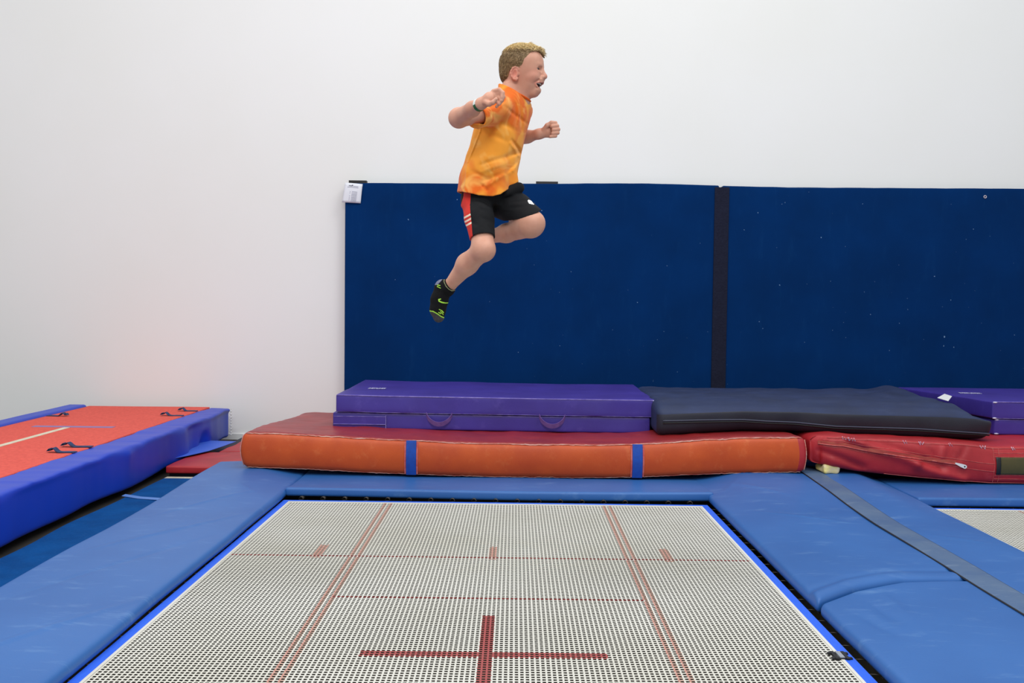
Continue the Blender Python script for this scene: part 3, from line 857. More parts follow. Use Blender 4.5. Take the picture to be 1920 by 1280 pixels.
# worn white threads on top edge
rng = np.random.RandomState(3)
for xc, n in ((1.875, 5), (1.905, 5), (2.22, 3), (2.31, 4), (2.47, 3), (2.66, 4), (2.83, 3), (3.02, 3)):
    Q = [(xc + (k - n / 2) * 0.007 + rng.randn() * 0.002, 5.422, 0.2 * (0.90 + 0.09 * ((k + 1) % 2) + 0.02 * rng.rand())) for k in range(n + 1)]
    Pq = rm_def(np.array(Q)); Pq[:, 1] -= 0.002
    V, F = tube(None, Pq, [0.0008 + 0.0012 * rng.rand() for _ in Pq], None, n=4)
    mk('frayed_thread', V, F, M['whitemark'], rm)

# ------------------------------------------------------------------ red floor mats and strips at the left, blue carpet
def fm_def(seed):
    def f(V):
        V[:, 2] += 0.004 * vnoise(V, (5, 4, 1), seed, 2) * sstep(-0.02, 0.02, V[:, 2])
        V[:, 0] += (V[:, 0] < -1.9) * 0.02 * vnoise(V, (0, 5, 0), seed + 2)
        return V
    return f
cushion('floor_mat', (-2.13, 5.84, -0.022), (-0.9, 6.43, 0.022), 0.010, (50, 30, 3), [M['redside']], fm_def(91), loc=(-1.5, 6.1, -0.02),
        label='thin red floor mat half under the blue cover, nearer of the two at the left', cat='floor mat')
cushion('floor_mat', (-2.0, 6.47, -0.022), (-0.9, 7.45, 0.022), 0.010, (50, 30, 3), [M['redside']], fm_def(95), loc=(-1.5, 6.9, -0.02),
        label='thin red floor mat against the white wall behind the orange crash mat', cat='floor mat')
V, F = boxvf((-2.12, 5.88, FZ + 0.001), (2.9, 7.5, -0.024))
mk('underlay', V, F, M['charcoal'], smooth=False, loc=(0.4, 6.7, FZ), label='black underlay sheet showing as dark strips between the red floor mats', cat='underlay')
V, F = boxvf((-2.09, 5.70, FZ + 0.001), (-1.80, 5.76, -0.026))
mk('timber_batten', V, F, M['wood'], loc=(-1.95, 5.73, FZ), smooth=False, label='pale timber batten on the floor in front of the thin red mats', cat='batten')
def cs_def(V):
    V[:, 0] += (V[:, 0] < -2.0) * (0.012 * vnoise(V, (0, 2.2, 0), 7) + 0.035 * (V[:, 1] - 5.0) * 0.25)
    V[:, 2] += 0.003 * vnoise(V, (4, 3, 1), 9)
    return V
cushion('carpet_strip', (-2.095, 0.4, FZ + 0.004), (-1.775, 5.69, -0.024), 0.006, (14, 120, 2), M['bluecarpet'], cs_def, loc=(-1.95, 3, FZ),
        label='dark teal blue carpet strip on the floor between the blue runway and the trampoline cushion', cat='carpet')
a = at(217, 932, 5.05); 
V, F = ribbon([(-2.11, 5.16, -0.019), (-2.0, 5.10, -0.0195), (-1.88, 5.07, -0.0195), (-1.78, 5.07, -0.0195)], (0, 1, 0), 0.05, 0.002)
mk('floor_tape', V, F, plain('light_blue_tape', (86, 128, 196), 0.6), loc=(-1.95, 5.1, -0.02), smooth=False, label='strip of light blue tape across the teal carpet strip', cat='tape')

# ------------------------------------------------------------------ raised tumbling runway at the left
rw = thing('tumbling_runway', (-2.75, 4.0, FZ), 'long raised tumbling runway with coral red carpet top and royal blue padded side', 'tumbling runway')
RX0, RX1 = -3.33, -2.165
def rc_def(V):
    V[:, 2] += 0.002 * vnoise(V, (2, 2, 1), 5)
    return V
cushion('carpet_top', (RX0 + 0.03, 0.6, 0.10), (-2.36, 7.42, 0.2155), 0.006, (20, 60, 2), M['redcarpet'], rc_def, rw)
def rs_def(V):
    x, y, z = V[:, 0].copy(), V[:, 1].copy(), V[:, 2].copy()
    out = sstep(-2.26, -2.17, x)
    low = 1 - sstep(0.02, 0.16, z)
    # hem waves and lifts
    V[:, 2] += low * (0.016 * vnoise(V, (0.5, 1.1, 0), 15, 2) + 0.006 * np.sin(y * 3.1))
    # vertical cloth folds on the side, horizontal wrinkles on top
    V[:, 0] += out * (1 - sstep(0.17, 0.21, z)) * (0.008 * vnoise(V, (0, 3.0, 0.6), 16, 3) - 0.014 * sstep(6.25, 6.40, y) + 0.030 * np.exp(-((y - 6.26) / 0.13) ** 2) * (1 - sstep(-0.05, 0.2, z) * 0.6)
                - 0.045 * np.exp(-((y - 6.72) / 0.08) ** 2) * (1 - sstep(-0.0, 0.15, z)) + 0.02 * np.exp(-((y - 5.35) / 0.05) ** 2) * sstep(0, 0.2, z) * 0.5)
    V[:, 2] += sstep(0.17, 0.21, z) * (0.0055 * vnoise(V, (2, 7, 1), 17, 3) + 0.004 * np.exp(-((y - 3.62) / 0.025) ** 2) + 0.004 * np.exp(-((y - 4.3) / 0.02) ** 2))
    V[:, 2] -= 0.008 * sstep(7.2, 7.45, y) * sstep(0.1, 0.2, z)
    V[:, 0] -= 0.038 * sstep(6.9, 7.4, y) * sstep(-2.3, -2.2, x)
    return V
cushion('side_pad', (-2.372, 0.6, -0.012), (RX1, 7.45, 0.213), 0.022, (14, 340, 16), M['tumbleblue'], rs_def, rw, label='royal blue padded side cover')
def ls_def(V):
    V[:, 2] += 0.004 * vnoise(V, (1, 3, 1), 18)
    return V
cushion('edge_roll', (RX0 - 0.10, 0.6, -0.03), (RX0 + 0.045, 7.36, 0.232), 0.022, (6, 100, 6), M['tumbleblue'], ls_def, rw, label='blue rolled cover along the far left edge')
V, F = boxvf((RX0, 0.6, FZ), (-2.40, 7.4, 0.10)); mk('base', V, F, M['dark'], rw, smooth=False)
# chalk line, blue cross line
V, F = boxvf((-2.885, 0.7, 0.2150), (-2.845, 6.12, 0.2178)); mk('centre_line', V, F, M['chalk'], rw, smooth=False, label='cream tape line down the middle')
V, F = boxvf((-3.10, 6.13, 0.2150), (-2.58, 6.19, 0.2176)); mk('cross_line', V, F, M['bluetape'], rw, smooth=False, label='faded blue cross line')
def strap(x0, x1, y, label=None):
    pts = [(x0, y, 0.2185)] + [(x0 + (x1 - x0) * t, y + 0.004 * math.sin(9 * t), 0.2185 + 0.022 * math.exp(-((t - 0.78) / 0.12) ** 2)) for t in np.linspace(0.1, 0.9, 14)] + [(x1, y + 0.005, 0.224), (x1 - 0.012 * np.sign(x1 - x0), y + 0.006, 0.236)]
    V, F = ribbon(pts, (0, 1, 0), 0.042, 0.004)
    return mk('strap', V, F, M['strapblue'], rw, smooth=False)
M['strapblue'] = vinyl('blue_grey_webbing', (40, 66, 112), (26, 40, 74), rough=0.8, mott=40)
strap(-2.35, -2.50, 5.12); strap(-2.35, -2.52, 5.32); strap(-2.36, -2.52, 6.82); strap(-2.36, -2.50, 7.12); strap(-3.28, -3.14, 6.72)
# loose flap of the blue cover lying on the red floor mats
P = [(-2.20, 6.02, 0.030), (-2.17, 6.2, 0.031), (-2.14, 6.4, 0.032), (-2.12, 6.62, 0.032), (-2.11, 6.85, 0.031)]
V = []; F = []
wd = [0.004, 0.06, 0.10, 0.11, 0.12]
for s in (0, 0.003):
    for (x, y, z), w in zip(P, wd):
        V.append((x - 0.10, y, z + s + 0.004)); V.append((x + w, y, z + s))
for i in range(4):
    a = 2 * i; F.append((a, a + 2, a + 3, a + 1)); F.append((10 + a, 10 + a + 1, 10 + a + 3, 10 + a + 2)); F.append((a + 1, a + 3, a + 13, a + 11)); F.append((a, a + 10, a + 12, a + 2))
mk('cover_flap', V, F, M['flap'] if 'flap' in M else M['tumbleblue'], rw, smooth=False)
# frayed white ties at the wall end of the blue cover
pr = []
rng = np.random.RandomState(9)
for z in np.linspace(0.0, 0.185, 9):
    y = 7.43; x = RX1 - 0.038
    pr.append(tube(None, [(x - 0.004, y, z), (x + 0.010, y - 0.004, z + 0.004 * rng.randn()), (x + 0.004, y - 0.002, z + 0.016)], [0.004, 0.005, 0.003], None, n=5))
V, F = merge(pr); mk('end_ties', V, F, M['white'], rw)

# ================================================================== the jumping boy
# Bodies and clothes are modelled as blended solids sampled on a grid and turned into one continuous surface each.
BD = 3.40
def P(px, py, dy=0.0): return at(px, py, BD + dy)

def ax_seg(*spans):
    out = []
    for a, b, h in spans:
        n = max(2, int(round((b - a) / h)))
        out.append(np.linspace(a, b, n, endpoint=False))
    out.append(np.array([spans[-1][1]]))
    return np.concatenate(out)

class Field:
    def __init__(self, ax):
        self.ax = [np.asarray(a, np.float32) for a in ax]
        self.F = np.full([len(a) for a in ax], 0.05, np.float32)
    def sub(self, lo, hi):
        sl = []
        for a, l, h in zip(self.ax, lo, hi):
            i = int(np.searchsorted(a, l)); j = int(np.searchsorted(a, h))
            sl.append(slice(max(i - 1, 0), min(j + 1, len(a))))
        g = [a[s] for a, s in zip(self.ax, sl)]
        return tuple(sl), g[0][:, None, None], g[1][None, :, None], g[2][None, None, :]
    def add(self, prim, k=0.01):
        fn, lo, hi = prim; m = 0.02 + k
        sl, X, Y, Z = self.sub(np.array(lo) - m, np.array(hi) + m)
        if min(s.stop - s.start for s in sl) <= 0: return
        d = np.minimum(fn(X, Y, Z), 0.05).astype(np.float32); A = self.F[sl]
        if k <= 0: self.F[sl] = np.minimum(A, d); return
        h = np.clip(0.5 + 0.5 * (A - d) / k, 0, 1)
        self.F[sl] = A * (1 - h) + d * h - k * h * (1 - h)
    def cut(self, prim, k=0.0):
        fn, lo, hi = prim; m = 0.01 + k
        sl, X, Y, Z = self.sub(np.array(lo) - m, np.array(hi) + m)
        d = -fn(X, Y, Z); A = self.F[sl]
        if k <= 0: self.F[sl] = np.maximum(A, d); return
        h = np.clip(0.5 - 0.5 * (A - d) / k, 0, 1)
        self.F[sl] = A * (1 - h) + d * h + k * h * (1 - h)
    def shift(self, fn, lo, hi):
        sl, X, Y, Z = self.sub(lo, hi)
        self.F[sl] += fn(X, Y, Z).astype(np.float32)

def capsule(a, b, r1, r2):
    a = np.asarray(a, float); b = np.asarray(b, float); ab = b - a; L2 = float(ab @ ab)
    rm_ = max(r1, r2)
    def fn(X, Y, Z):
        t = np.clip(((X - a[0]) * ab[0] + (Y - a[1]) * ab[1] + (Z - a[2]) * ab[2]) / L2, 0, 1)
        return np.sqrt((X - a[0] - t * ab[0]) ** 2 + (Y - a[1] - t * ab[1]) ** 2 + (Z - a[2] - t * ab[2]) ** 2) - (r1 + (r2 - r1) * t)
    return fn, np.minimum(a, b) - rm_, np.maximum(a, b) + rm_

def rot_m(yaw=0, pitch=0, roll=0):
    return np.array((Matrix.Rotation(yaw, 3, 'Z') @ Matrix.Rotation(pitch, 3, 'Y') @ Matrix.Rotation(roll, 3, 'X')))

def ellipsoid(c, r, R=None):
    c = np.asarray(c, float); r = np.asarray(r, float)
    R = np.eye(3) if R is None else R
    e = np.sqrt((R ** 2) @ (r ** 2))
    def fn(X, Y, Z):
        dx, dy, dz = X - c[0], Y - c[1], Z - c[2]
        u = [(R[0, i] * dx + R[1, i] * dy + R[2, i] * dz) for i in range(3)]
        k0 = np.sqrt((u[0] / r[0]) ** 2 + (u[1] / r[1]) ** 2 + (u[2] / r[2]) ** 2)
        k1 = np.sqrt((u[0] / r[0] ** 2) ** 2 + (u[1] / r[1] ** 2) ** 2 + (u[2] / r[2] ** 2) ** 2)
        return k0 * (k0 - 1) / (k1 + 1e-9)
    return fn, c - e, c + e

def loft(rows, yaw, grow=0.0, ex=2.3):
    """rows: (z, cx, cy, half depth along the facing direction, half width) with z descending"""
    R = np.array(sorted(rows), float)
    zz = np.linspace(R[0, 0], R[-1, 0], 80)
    T = np.stack([zz] + [np.interp(zz, R[:, 0], R[:, c]) for c in range(1, 5)], 1)
    for _ in range(3):                     # round off the kinks between the sections
        Pd = np.concatenate((2 * T[:1] - T[5:0:-1], T, 2 * T[-1:] - T[-2:-7:-1]))
        T = np.stack([np.convolve(Pd[:, c], np.ones(11) / 11, 'valid') for c in range(5)], 1)
    R = T
    ca, sa = math.cos(yaw), math.sin(yaw)
    def fn(X, Y, Z):
        z = np.clip(Z, R[0, 0], R[-1, 0])
        cx = np.interp(z, R[:, 0], R[:, 1]); cy = np.interp(z, R[:, 0], R[:, 2])
        a = np.interp(z, R[:, 0], R[:, 3]) + grow; b = np.interp(z, R[:, 0], R[:, 4]) + grow
        dx, dy = X - cx, Y - cy
        u = dx * ca + dy * sa; v = -dx * sa + dy * ca
        q = (np.abs(u / a) ** ex + np.abs(v / b) ** ex) ** (1 / ex)
        d = (q - 1) * np.minimum(a, b)
        dz = np.maximum(np.maximum(R[0, 0] - grow - Z, Z - R[-1, 0] - grow), -1)
        return np.where(dz > 0, np.sqrt(np.maximum(d, 0) ** 2 + dz ** 2), np.maximum(d, dz))
    m = R[:, 3:].max() + grow + 0.01
    lo = (R[:, 1].min() - m, R[:, 2].min() - m, R[0, 0] - grow); hi = (R[:, 1].max() + m, R[:, 2].max() + m, R[-1, 0] + grow)
    return fn, lo, hi

def half(c, n):
    """everything on the side the normal n points to"""
    c = np.asarray(c, float); n = np.asarray(n, float) / np.linalg.norm(n)
    return lambda X, Y, Z: -((X - c[0]) * n[0] + (Y - c[1]) * n[1] + (Z - c[2]) * n[2])

def nets(field):
    F = field.F; ax = [a.astype(np.float64) for a in field.ax]
    S = F < 0
    n = [s - 1 for s in F.shape]
    cnt = np.zeros(n, np.uint8)
    for i in (0, 1):
        for j in (0, 1):
            for k in (0, 1):
                cnt += S[i:i + n[0], j:j + n[1], k:k + n[2]]
    act = (cnt > 0) & (cnt < 8)
    I, J, K = np.nonzero(act)
    idx = np.full(n, -1, np.int64); idx[I, J, K] = np.arange(len(I))
    acc = np.zeros((len(I), 3)); num = np.zeros(len(I))
    C = [(a, b, c) for a in (0, 1) for b in (0, 1) for c in (0, 1)]
    for p in C:
        for axis in range(3):
            if p[axis] == 1: continue
            q = list(p); q[axis] = 1
            f0 = F[I + p[0], J + p[1], K + p[2]]; f1 = F[I + q[0], J + q[1], K + q[2]]
            m = (f0 < 0) != (f1 < 0)
            if not m.any(): continue
            t = (f0[m] / (f0[m] - f1[m])).astype(np.float64)
            base = [ax[0][I[m] + p[0]], ax[1][J[m] + p[1]], ax[2][K[m] + p[2]]]
            ii = (I, J, K)[axis][m]
            base[axis] = ax[axis][ii] * (1 - t) + ax[axis][ii + 1] * t
            acc[m] += np.stack(base, 1); num[m] += 1
    V = acc / num[:, None]
    faces = []
    for axis in range(3):
        a1, a2 = (axis + 1) % 3, (axis + 2) % 3
        lo = [slice(None)] * 3; hi = [slice(None)] * 3
        lo[axis] = slice(0, -1); hi[axis] = slice(1, None)
        s0, s1 = S[tuple(lo)], S[tuple(hi)]
        E = np.argwhere(s0 != s1)
        ok = (E[:, a1] > 0) & (E[:, a2] > 0) & (E[:, a1] < n[a1]) & (E[:, a2] < n[a2]) & (E[:, axis] < n[axis])
        E = E[ok]
        fl = s0[tuple(E.T)]
        def cell(d1, d2):
            e = E.copy(); e[:, a1] -= d1; e[:, a2] -= d2; return idx[tuple(e.T)]
        q = np.stack((cell(1, 1), cell(0, 1), cell(0, 0), cell(1, 0)), 1)
        q[~fl] = q[~fl][:, ::-1]
        faces.append(q)
    Fa = np.concatenate(faces); Fa = Fa[(Fa >= 0).all(axis=1)]
    return V, Fa

def keep_largest(V, Fa):
    lab = np.arange(len(V))
    for _ in range(400):
        m = lab[Fa].min(axis=1); new = lab.copy()
        for c in range(4): np.minimum.at(new, Fa[:, c], m)
        new = new[new]
        if (new == lab).all(): break
        lab = new
    vals, cts = np.unique(lab, return_counts=True)
    good = lab == vals[np.argmax(cts)]
    remap = np.cumsum(good) - 1
    Fa = Fa[good[Fa].all(axis=1)]
    return V[good], remap[Fa]

def smooth_verts(V, Fa, it=2, lam=0.5):
    for _ in range(it):
        s = np.zeros_like(V); c = np.zeros(len(V))
        for k in range(4):
            np.add.at(s, Fa[:, k], V[Fa[:, (k + 1) % 4]] + V[Fa[:, (k + 3) % 4]]); np.add.at(c, Fa[:, k], 2)
        V = V + lam * (s / np.maximum(c, 1)[:, None] - V)
    return V

_Mi = CAM_M.inverted()
_R3 = np.array(_Mi.to_3x3()); _T3 = np.array(_Mi.translation)
def to_px(V):
    q = V @ _R3.T + _T3
    return 960 + FPX * q[:, 0] / -q[:, 2], 640 - FPX * q[:, 1] / -q[:, 2]

def seg_dist(px, py, pts):
    best = np.full(len(px), 1e9); arc = np.zeros(len(px)); L = 0
    tot = sum(math.dist(pts[i], pts[i + 1]) for i in range(len(pts) - 1))
    for (x0, y0), (x1, y1) in zip(pts[:-1], pts[1:]):
        dx, dy = x1 - x0, y1 - y0; l = math.hypot(dx, dy)
        t = np.clip(((px - x0) * dx + (py - y0) * dy) / (l * l), 0, 1)
        d = np.hypot(px - x0 - t * dx, py - y0 - t * dy)
        m = d < best; best[m] = d[m]; arc[m] = (L + t[m] * l) / tot; L += l
    return best, arc

# ---------------------------------------------------------------- pose
YAW = -math.radians(30)                     # the chest is turned a little towards the camera
HYAW = -math.radians(14)
torso_px = [(160, 958, 0.040, 0.050), (176, 965, 0.040, 0.064), (188, 965, 0.050, 0.088), (205, 957, 0.068, 0.102), (230, 945, 0.076, 0.102), (265, 936, 0.078, 0.098),
            (300, 928, 0.079, 0.098), (330, 921, 0.080, 0.102), (350, 917, 0.084, 0.106), (372, 914, 0.088, 0.108)]
def torso_rows(shrink=0.0):
    rows = []
    for y, cx, a, b in torso_px:
        p = P(cx, y)
        rows.append((p[2], p[0], BD, a - shrink, b - shrink))
    return rows
sh_r = P(929, 205, -0.10); el_r = P(860, 221, -0.22); wr_r = P(901, 195, -0.36)
sh_l = P(974, 210, 0.095); el_l = P(957, 264, 0.18); wr_l = P(1011, 251, 0.10)
hip_r = P(898, 366, -0.042); kn_r = P(906, 468, -0.15); an_r = P(845, 533, -0.03)
hip_l = P(940, 366, 0.05); kn_l = P(998, 418, -0.10); an_l = P(902, 447, 0.10)
HC = P(980, 130, 0.0)                       # head centre
HR = rot_m(HYAW)
def H(x, y, z): return HC + HR @ (np.array((x, y, z)) / 1000.0)
def hell(c, r, R=None): return ellipsoid(H(*c), np.array(r) / 1000.0, HR if R is None else HR @ R)
def hcap(a, b, r1, r2): return capsule(H(*a), H(*b), r1 / 1000.0, r2 / 1000.0)

# ---------------------------------------------------------------- body
def build_body():
    x0, x1 = P(800, 400)[0], P(1060, 250)[0]
    z0, z1 = P(850, 612)[2], P(980, 70)[2]
    hx0, hx1 = P(930, 130)[0], P(1032, 130)[0]; hz0 = P(980, 196)[2]
    G = Field([ax_seg((x0, hx0, 0.0024), (hx0, hx1, 0.0015), (hx1, x1, 0.002)),
               ax_seg((BD - 0.45, BD - 0.30, 0.002), (BD - 0.30, BD - 0.085, 0.0026), (BD - 0.085, BD + 0.075, 0.0016), (BD + 0.075, BD + 0.27, 0.0024)),
               ax_seg((z0, hz0, 0.0025), (hz0, z1, 0.0015))])
    G.add(loft([(a, b, c, d, e) for a, b, c, d, e in torso_rows(0.014)], YAW), 0)
    # arms
    G.add(capsule(sh_r, el_r, 0.035, 0.0315), 0.02); G.add(ellipsoid(el_r, (0.0285, 0.029, 0.029)), 0.012)
    G.add(capsule(el_r, el_r * 0.35 + wr_r * 0.65, 0.029, 0.023), 0.012); G.add(capsule(el_r * 0.35 + wr_r * 0.65, wr_r, 0.0225, 0.0175), 0.015)
    G.add(capsule(sh_l, el_l, 0.031, 0.026), 0.015)
    G.add(capsule(el_l, el_l * 0.4 + wr_l * 0.6, 0.026, 0.0215), 0.012); G.add(capsule(el_l * 0.4 + wr_l * 0.6, wr_l, 0.021, 0.0175), 0.015)
    # legs
    G.add(capsule(hip_r, kn_r, 0.042, 0.038), 0.012); G.add(ellipsoid(P(909, 468, -0.155), (0.034, 0.036, 0.036)), 0.015)
    calf = P(876, 495, -0.085)
    G.add(capsule(kn_r, calf, 0.034, 0.0355), 0.015); G.add(capsule(calf, an_r, 0.0345, 0.0215), 0.02)
    G.add(capsule(hip_l, kn_l, 0.048, 0.042), 0.012); G.add(ellipsoid(P(999, 420, -0.10), (0.039, 0.040, 0.041)), 0.015)
    calf2 = P(950, 437, 0.02)
    G.add(capsule(P(992, 424, -0.095), calf2, 0.038, 0.0315), 0.02); G.add(capsule(calf2, an_l, 0.030, 0.021), 0.02)
    # feet
    G.add(capsule(an_r, P(831, 538, -0.02), 0.021, 0.019), 0.006)
    G.add(capsule(P(830, 540, -0.02), P(821, 580, -0.03), 0.022, 0.021), 0.015); G.add(capsule(P(821, 580, -0.03), P(823, 595, -0.03), 0.021, 0.014), 0.01)
    G.add(capsule(an_l, P(900, 452, 0.13), 0.021, 0.021), 0.012); G.add(capsule(P(900, 452, 0.13), P(903, 468, 0.23), 0.022, 0.018), 0.012)
    # neck
    G.add(capsule(P(967, 150), P(964, 196), 0.040, 0.040), 0.02)
    G.add(capsule(P(972, 155), P(978, 190), 0.030, 0.028), 0.02)
    # head
    G.add(hell((-8, 0, 20), (71, 64, 58)), 0.012)
    G.add(hell((18, 0, 20), (55, 56, 48)), 0.02)
    G.add(hell((20, 0, -16), (52, 54, 48)), 0.018)
    G.add(hell((16, 0, -52), (46, 42, 42)), 0.02)
    G.add(hell((42, 0, -83), (18, 20, 16)), 0.014)
    G.add(hell((-16, 0, -16), (50, 53, 46)), 0.02)
    for s in (-1, 1):
        G.add(hell((40, s * 29, -34), (22, 18, 17)), 0.012)        # cheek
        G.add(hell((56, s * 18, 8), (14, 17, 7)), 0.008)          # brow
        G.cut(hell((72, s * 24, -7), (13, 12, 6.5)), 0.006)           # eye socket
        G.cut(hell((73, s * 13, -8), (8, 6, 9)), 0.006)             # beside the bridge
        # lids around a narrowed eye
        arc_u = [(48, s * 38, -8.6), (54.5, s * 33.5, -4.2), (59.5, s * 26, -2.2), (61.5, s * 19, -4.0), (62.5, s * 14.5, -8.2)]
        arc_l = [(48, s * 38, -9.6), (54, s * 33.5, -12.2), (59, s * 26, -13.6), (61, s * 19, -12.8), (62.5, s * 14.5, -9.4)]
        for arc, r in ((arc_u, 2.0), (arc_l, 2.1)):
            for a, b in zip(arc[:-1], arc[1:]): G.add(hcap(a, b, r, r), 0.002)
    for s in (-1, 1):
        slit = [(51, s * 39, -8.8), (57, s * 35, -8.2), (62, s * 28, -7.8), (64.5, s * 20, -8.4)]
        for a, b in zip(slit[:-1], slit[1:]): G.cut(hcap(a, b, 2.3, 2.6), 0.001)
    # nose
    G.add(hcap((68, 0, -4), (79, 0, -25), 6.5, 7.5), 0.008)
    G.add(hell((79, 0, -29.5), (9.5, 9, 8.5)), 0.005)
    for s in (-1, 1):
        G.add(hell((73, s * 9.5, -32.5), (8, 6, 6)), 0.003)
        G.cut(hell((77, s * 5.5, -38), (4.5, 2.8, 3.2)), 0.001)
    # laughing mouth
    G.add(hell((66, 0, -42), (11, 22, 10)), 0.008)
    G.add(hell((55, 0, -76), (11, 20, 10)), 0.008)
    G.cut(hell((70, 0, -60), (22, 21, 10.5)), 0.003)
    G.cut(hell((66, -18, -57), (14, 11, 6.5), rot_m(0, 0, 0.3)), 0.003); G.cut(hell((66, 18, -57), (14, 11, 6.5), rot_m(0, 0, -0.3)), 0.003)
    ul = [(50, -29, -54), (60, -23, -53), (70, -13, -49.5), (74, 0, -47.5), (70, 13, -49.5), (60, 23, -53), (50, 29, -54)]
    ll = [(50, -29, -55), (56, -23, -65), (61, -13, -72), (63, 0, -74), (61, 13, -72), (56, 23, -65), (50, 29, -55)]
    for a, b in zip(ul[:-1], ul[1:]): G.add(hcap(a, b, 3.0, 3.0), 0.003)
    for a, b in zip(ll[:-1], ll[1:]): G.add(hcap(a, b, 3.2, 3.2), 0.003)
    # smile fold beside the mouth
    for s in (-1, 1):
        for a, b in (((68, s * 15, -38), (58, s * 28, -47)), ((58, s * 28, -47), (49, s * 35, -60))):
            G.cut(hcap(a, b, 0.2, 0.2), 0.007)
    # ears
    for s in (-1, 1):
        Re = rot_m(s * 0.35, 0.18, 0)
        G.add(hell((-15, s * 55, -29), (13.5, 9, 20), Re), 0.004)
        G.cut(hell((-12, s * 65, -27), (8.5, 6.5, 13), Re), 0.002)
        rim = [(-14, -2), (-17, 5), (-26, 9), (-36, 5), (-43, -6), (-44, -18), (-40, -30), (-32, -40), (-22, -43), (-17, -38)]
        for a, b in zip(rim[:-1], rim[1:]):
            G.add(hcap((a[0] * 0.85 + 11, s * (56.0 - 0.16 * a[0]), a[1] * 0.85 - 13), (b[0] * 0.85 + 11, s * (56.0 - 0.16 * b[0]), b[1] * 0.85 - 13), 2.9, 2.9), 0.003)
        G.add(hell((-9, s * 57, -45), (6, 5, 7.5), Re), 0.004)
        G.add(hell((-2, s * 56, -30), (4, 4, 6)), 0.003)
    # right hand (near): back of a loose fist
    hb = P(917, 186, -0.372)
    G.add(capsule(wr_r, hb, 0.0165, 0.0185), 0.012)
    G.add(ellipsoid(P(919, 184, -0.372), (0.019, 0.013, 0.0195)), 0.01)
    fr = [[(925, 171, -0.372), (936, 168, -0.382), (943, 174, -0.388), (941, 183, -0.390)],
          [(926, 177, -0.370), (938, 175, -0.380), (944, 181, -0.386), (940, 189, -0.389)],
          [(925, 184, -0.367), (936, 183, -0.377), (941, 188, -0.382), (936, 195, -0.386)],
          [(923, 190, -0.364), (932, 190, -0.372), (936, 194, -0.377), (931, 200, -0.380)]]
    for j, ch in enumerate(fr):
        rr = (0.0072, 0.0068, 0.0062, 0.0055) if j < 3 else (0.0062, 0.0058, 0.0052, 0.0047)
        for i in range(3): G.add(capsule(P(*ch[i]), P(*ch[i + 1]), rr[i], rr[i + 1]), 0.002 if i else 0.005)
    th = [(911, 192, -0.382), (917, 195, -0.394), (924, 192, -0.402), (930, 186, -0.403)]
    for i in range(3): G.add(capsule(P(*th[i]), P(*th[i + 1]), (0.010, 0.0082, 0.0068, 0.006)[i], (0.0082, 0.0068, 0.006)[i]), 0.004)
    # left hand (far): fist, palm side towards the camera
    G.add(capsule(wr_l, P(1026, 247, 0.095), 0.0170, 0.0185), 0.012)
    G.add(ellipsoid(P(1029, 246, 0.095), (0.018, 0.013, 0.021)), 0.01)
    for j, (yy, dx) in enumerate(((236, -1), (242.5, 1), (249, 0), (255, -4))):
        r = (0.0072, 0.0073, 0.0069, 0.0060)[j]
        ch = [(1036 + dx, yy + 1, 0.098), (1045 + dx, yy - 1, 0.088), (1046 + dx, yy, 0.070), (1036 + dx, yy + 1, 0.066)]
        for i in range(3): G.add(capsule(P(*ch[i]), P(*ch[i + 1]), r, r * 0.92), 0.0015 if i else 0.005)
    th = [(1020, 243, 0.085), (1026, 235, 0.075), (1034, 230, 0.072), (1042, 230, 0.076)]
    for i in range(3): G.add(capsule(P(*th[i]), P(*th[i + 1]), (0.0095, 0.0082, 0.0072)[i], (0.0082, 0.0072, 0.0064)[i]), 0.004)
    V, Fa = nets(G)
    V, Fa = keep_largest(V, Fa)
    return smooth_verts(V, Fa, 2, 0.45), Fa

# materials for the boy
def skin_mat():
    m, nt, b = new_mat('skin')
    nz = noise_node(nt, 22, 4); col = mixc(nt, ramp(nt, nz.outputs[0], 0.3, 0.7), lin((214, 160, 136)), lin((202, 146, 122)))
    at_ = N(nt, 'ShaderNodeAttribute'); at_.attribute_name = 'tint'
    sep = N(nt, 'ShaderNodeSeparateColor'); nt.links.new(at_.outputs['Color'], sep.inputs[0])
    col = mixc(nt, sep.outputs[0], col, lin((206, 122, 104)))
    col = mixc(nt, sep.outputs[1], col, lin((196, 96, 92)))
    col = mixc(nt, sep.outputs[2], col, lin((70, 22, 22)))
    nt.links.new(col, b.inputs['Base Color'])
    b.inputs['Roughness'].default_value = 0.5
    b.inputs['Subsurface Weight'].default_value = 0.12
    b.inputs['Subsurface Radius'].default_value = (0.012, 0.005, 0.003)
    b.inputs['Specular IOR Level'].default_value = 0.35
    f = noise_node(nt, 600, 2); bp = N(nt, 'ShaderNodeBump'); bp.inputs['Strength'].default_value = 0.06; bp.inputs['Distance'].default_value = 0.001
    nt.links.new(f.outputs[0], bp.inputs['Height']); nt.links.new(bp.outputs[0], b.inputs['Normal'])
    return m
M['skin'] = skin_mat()
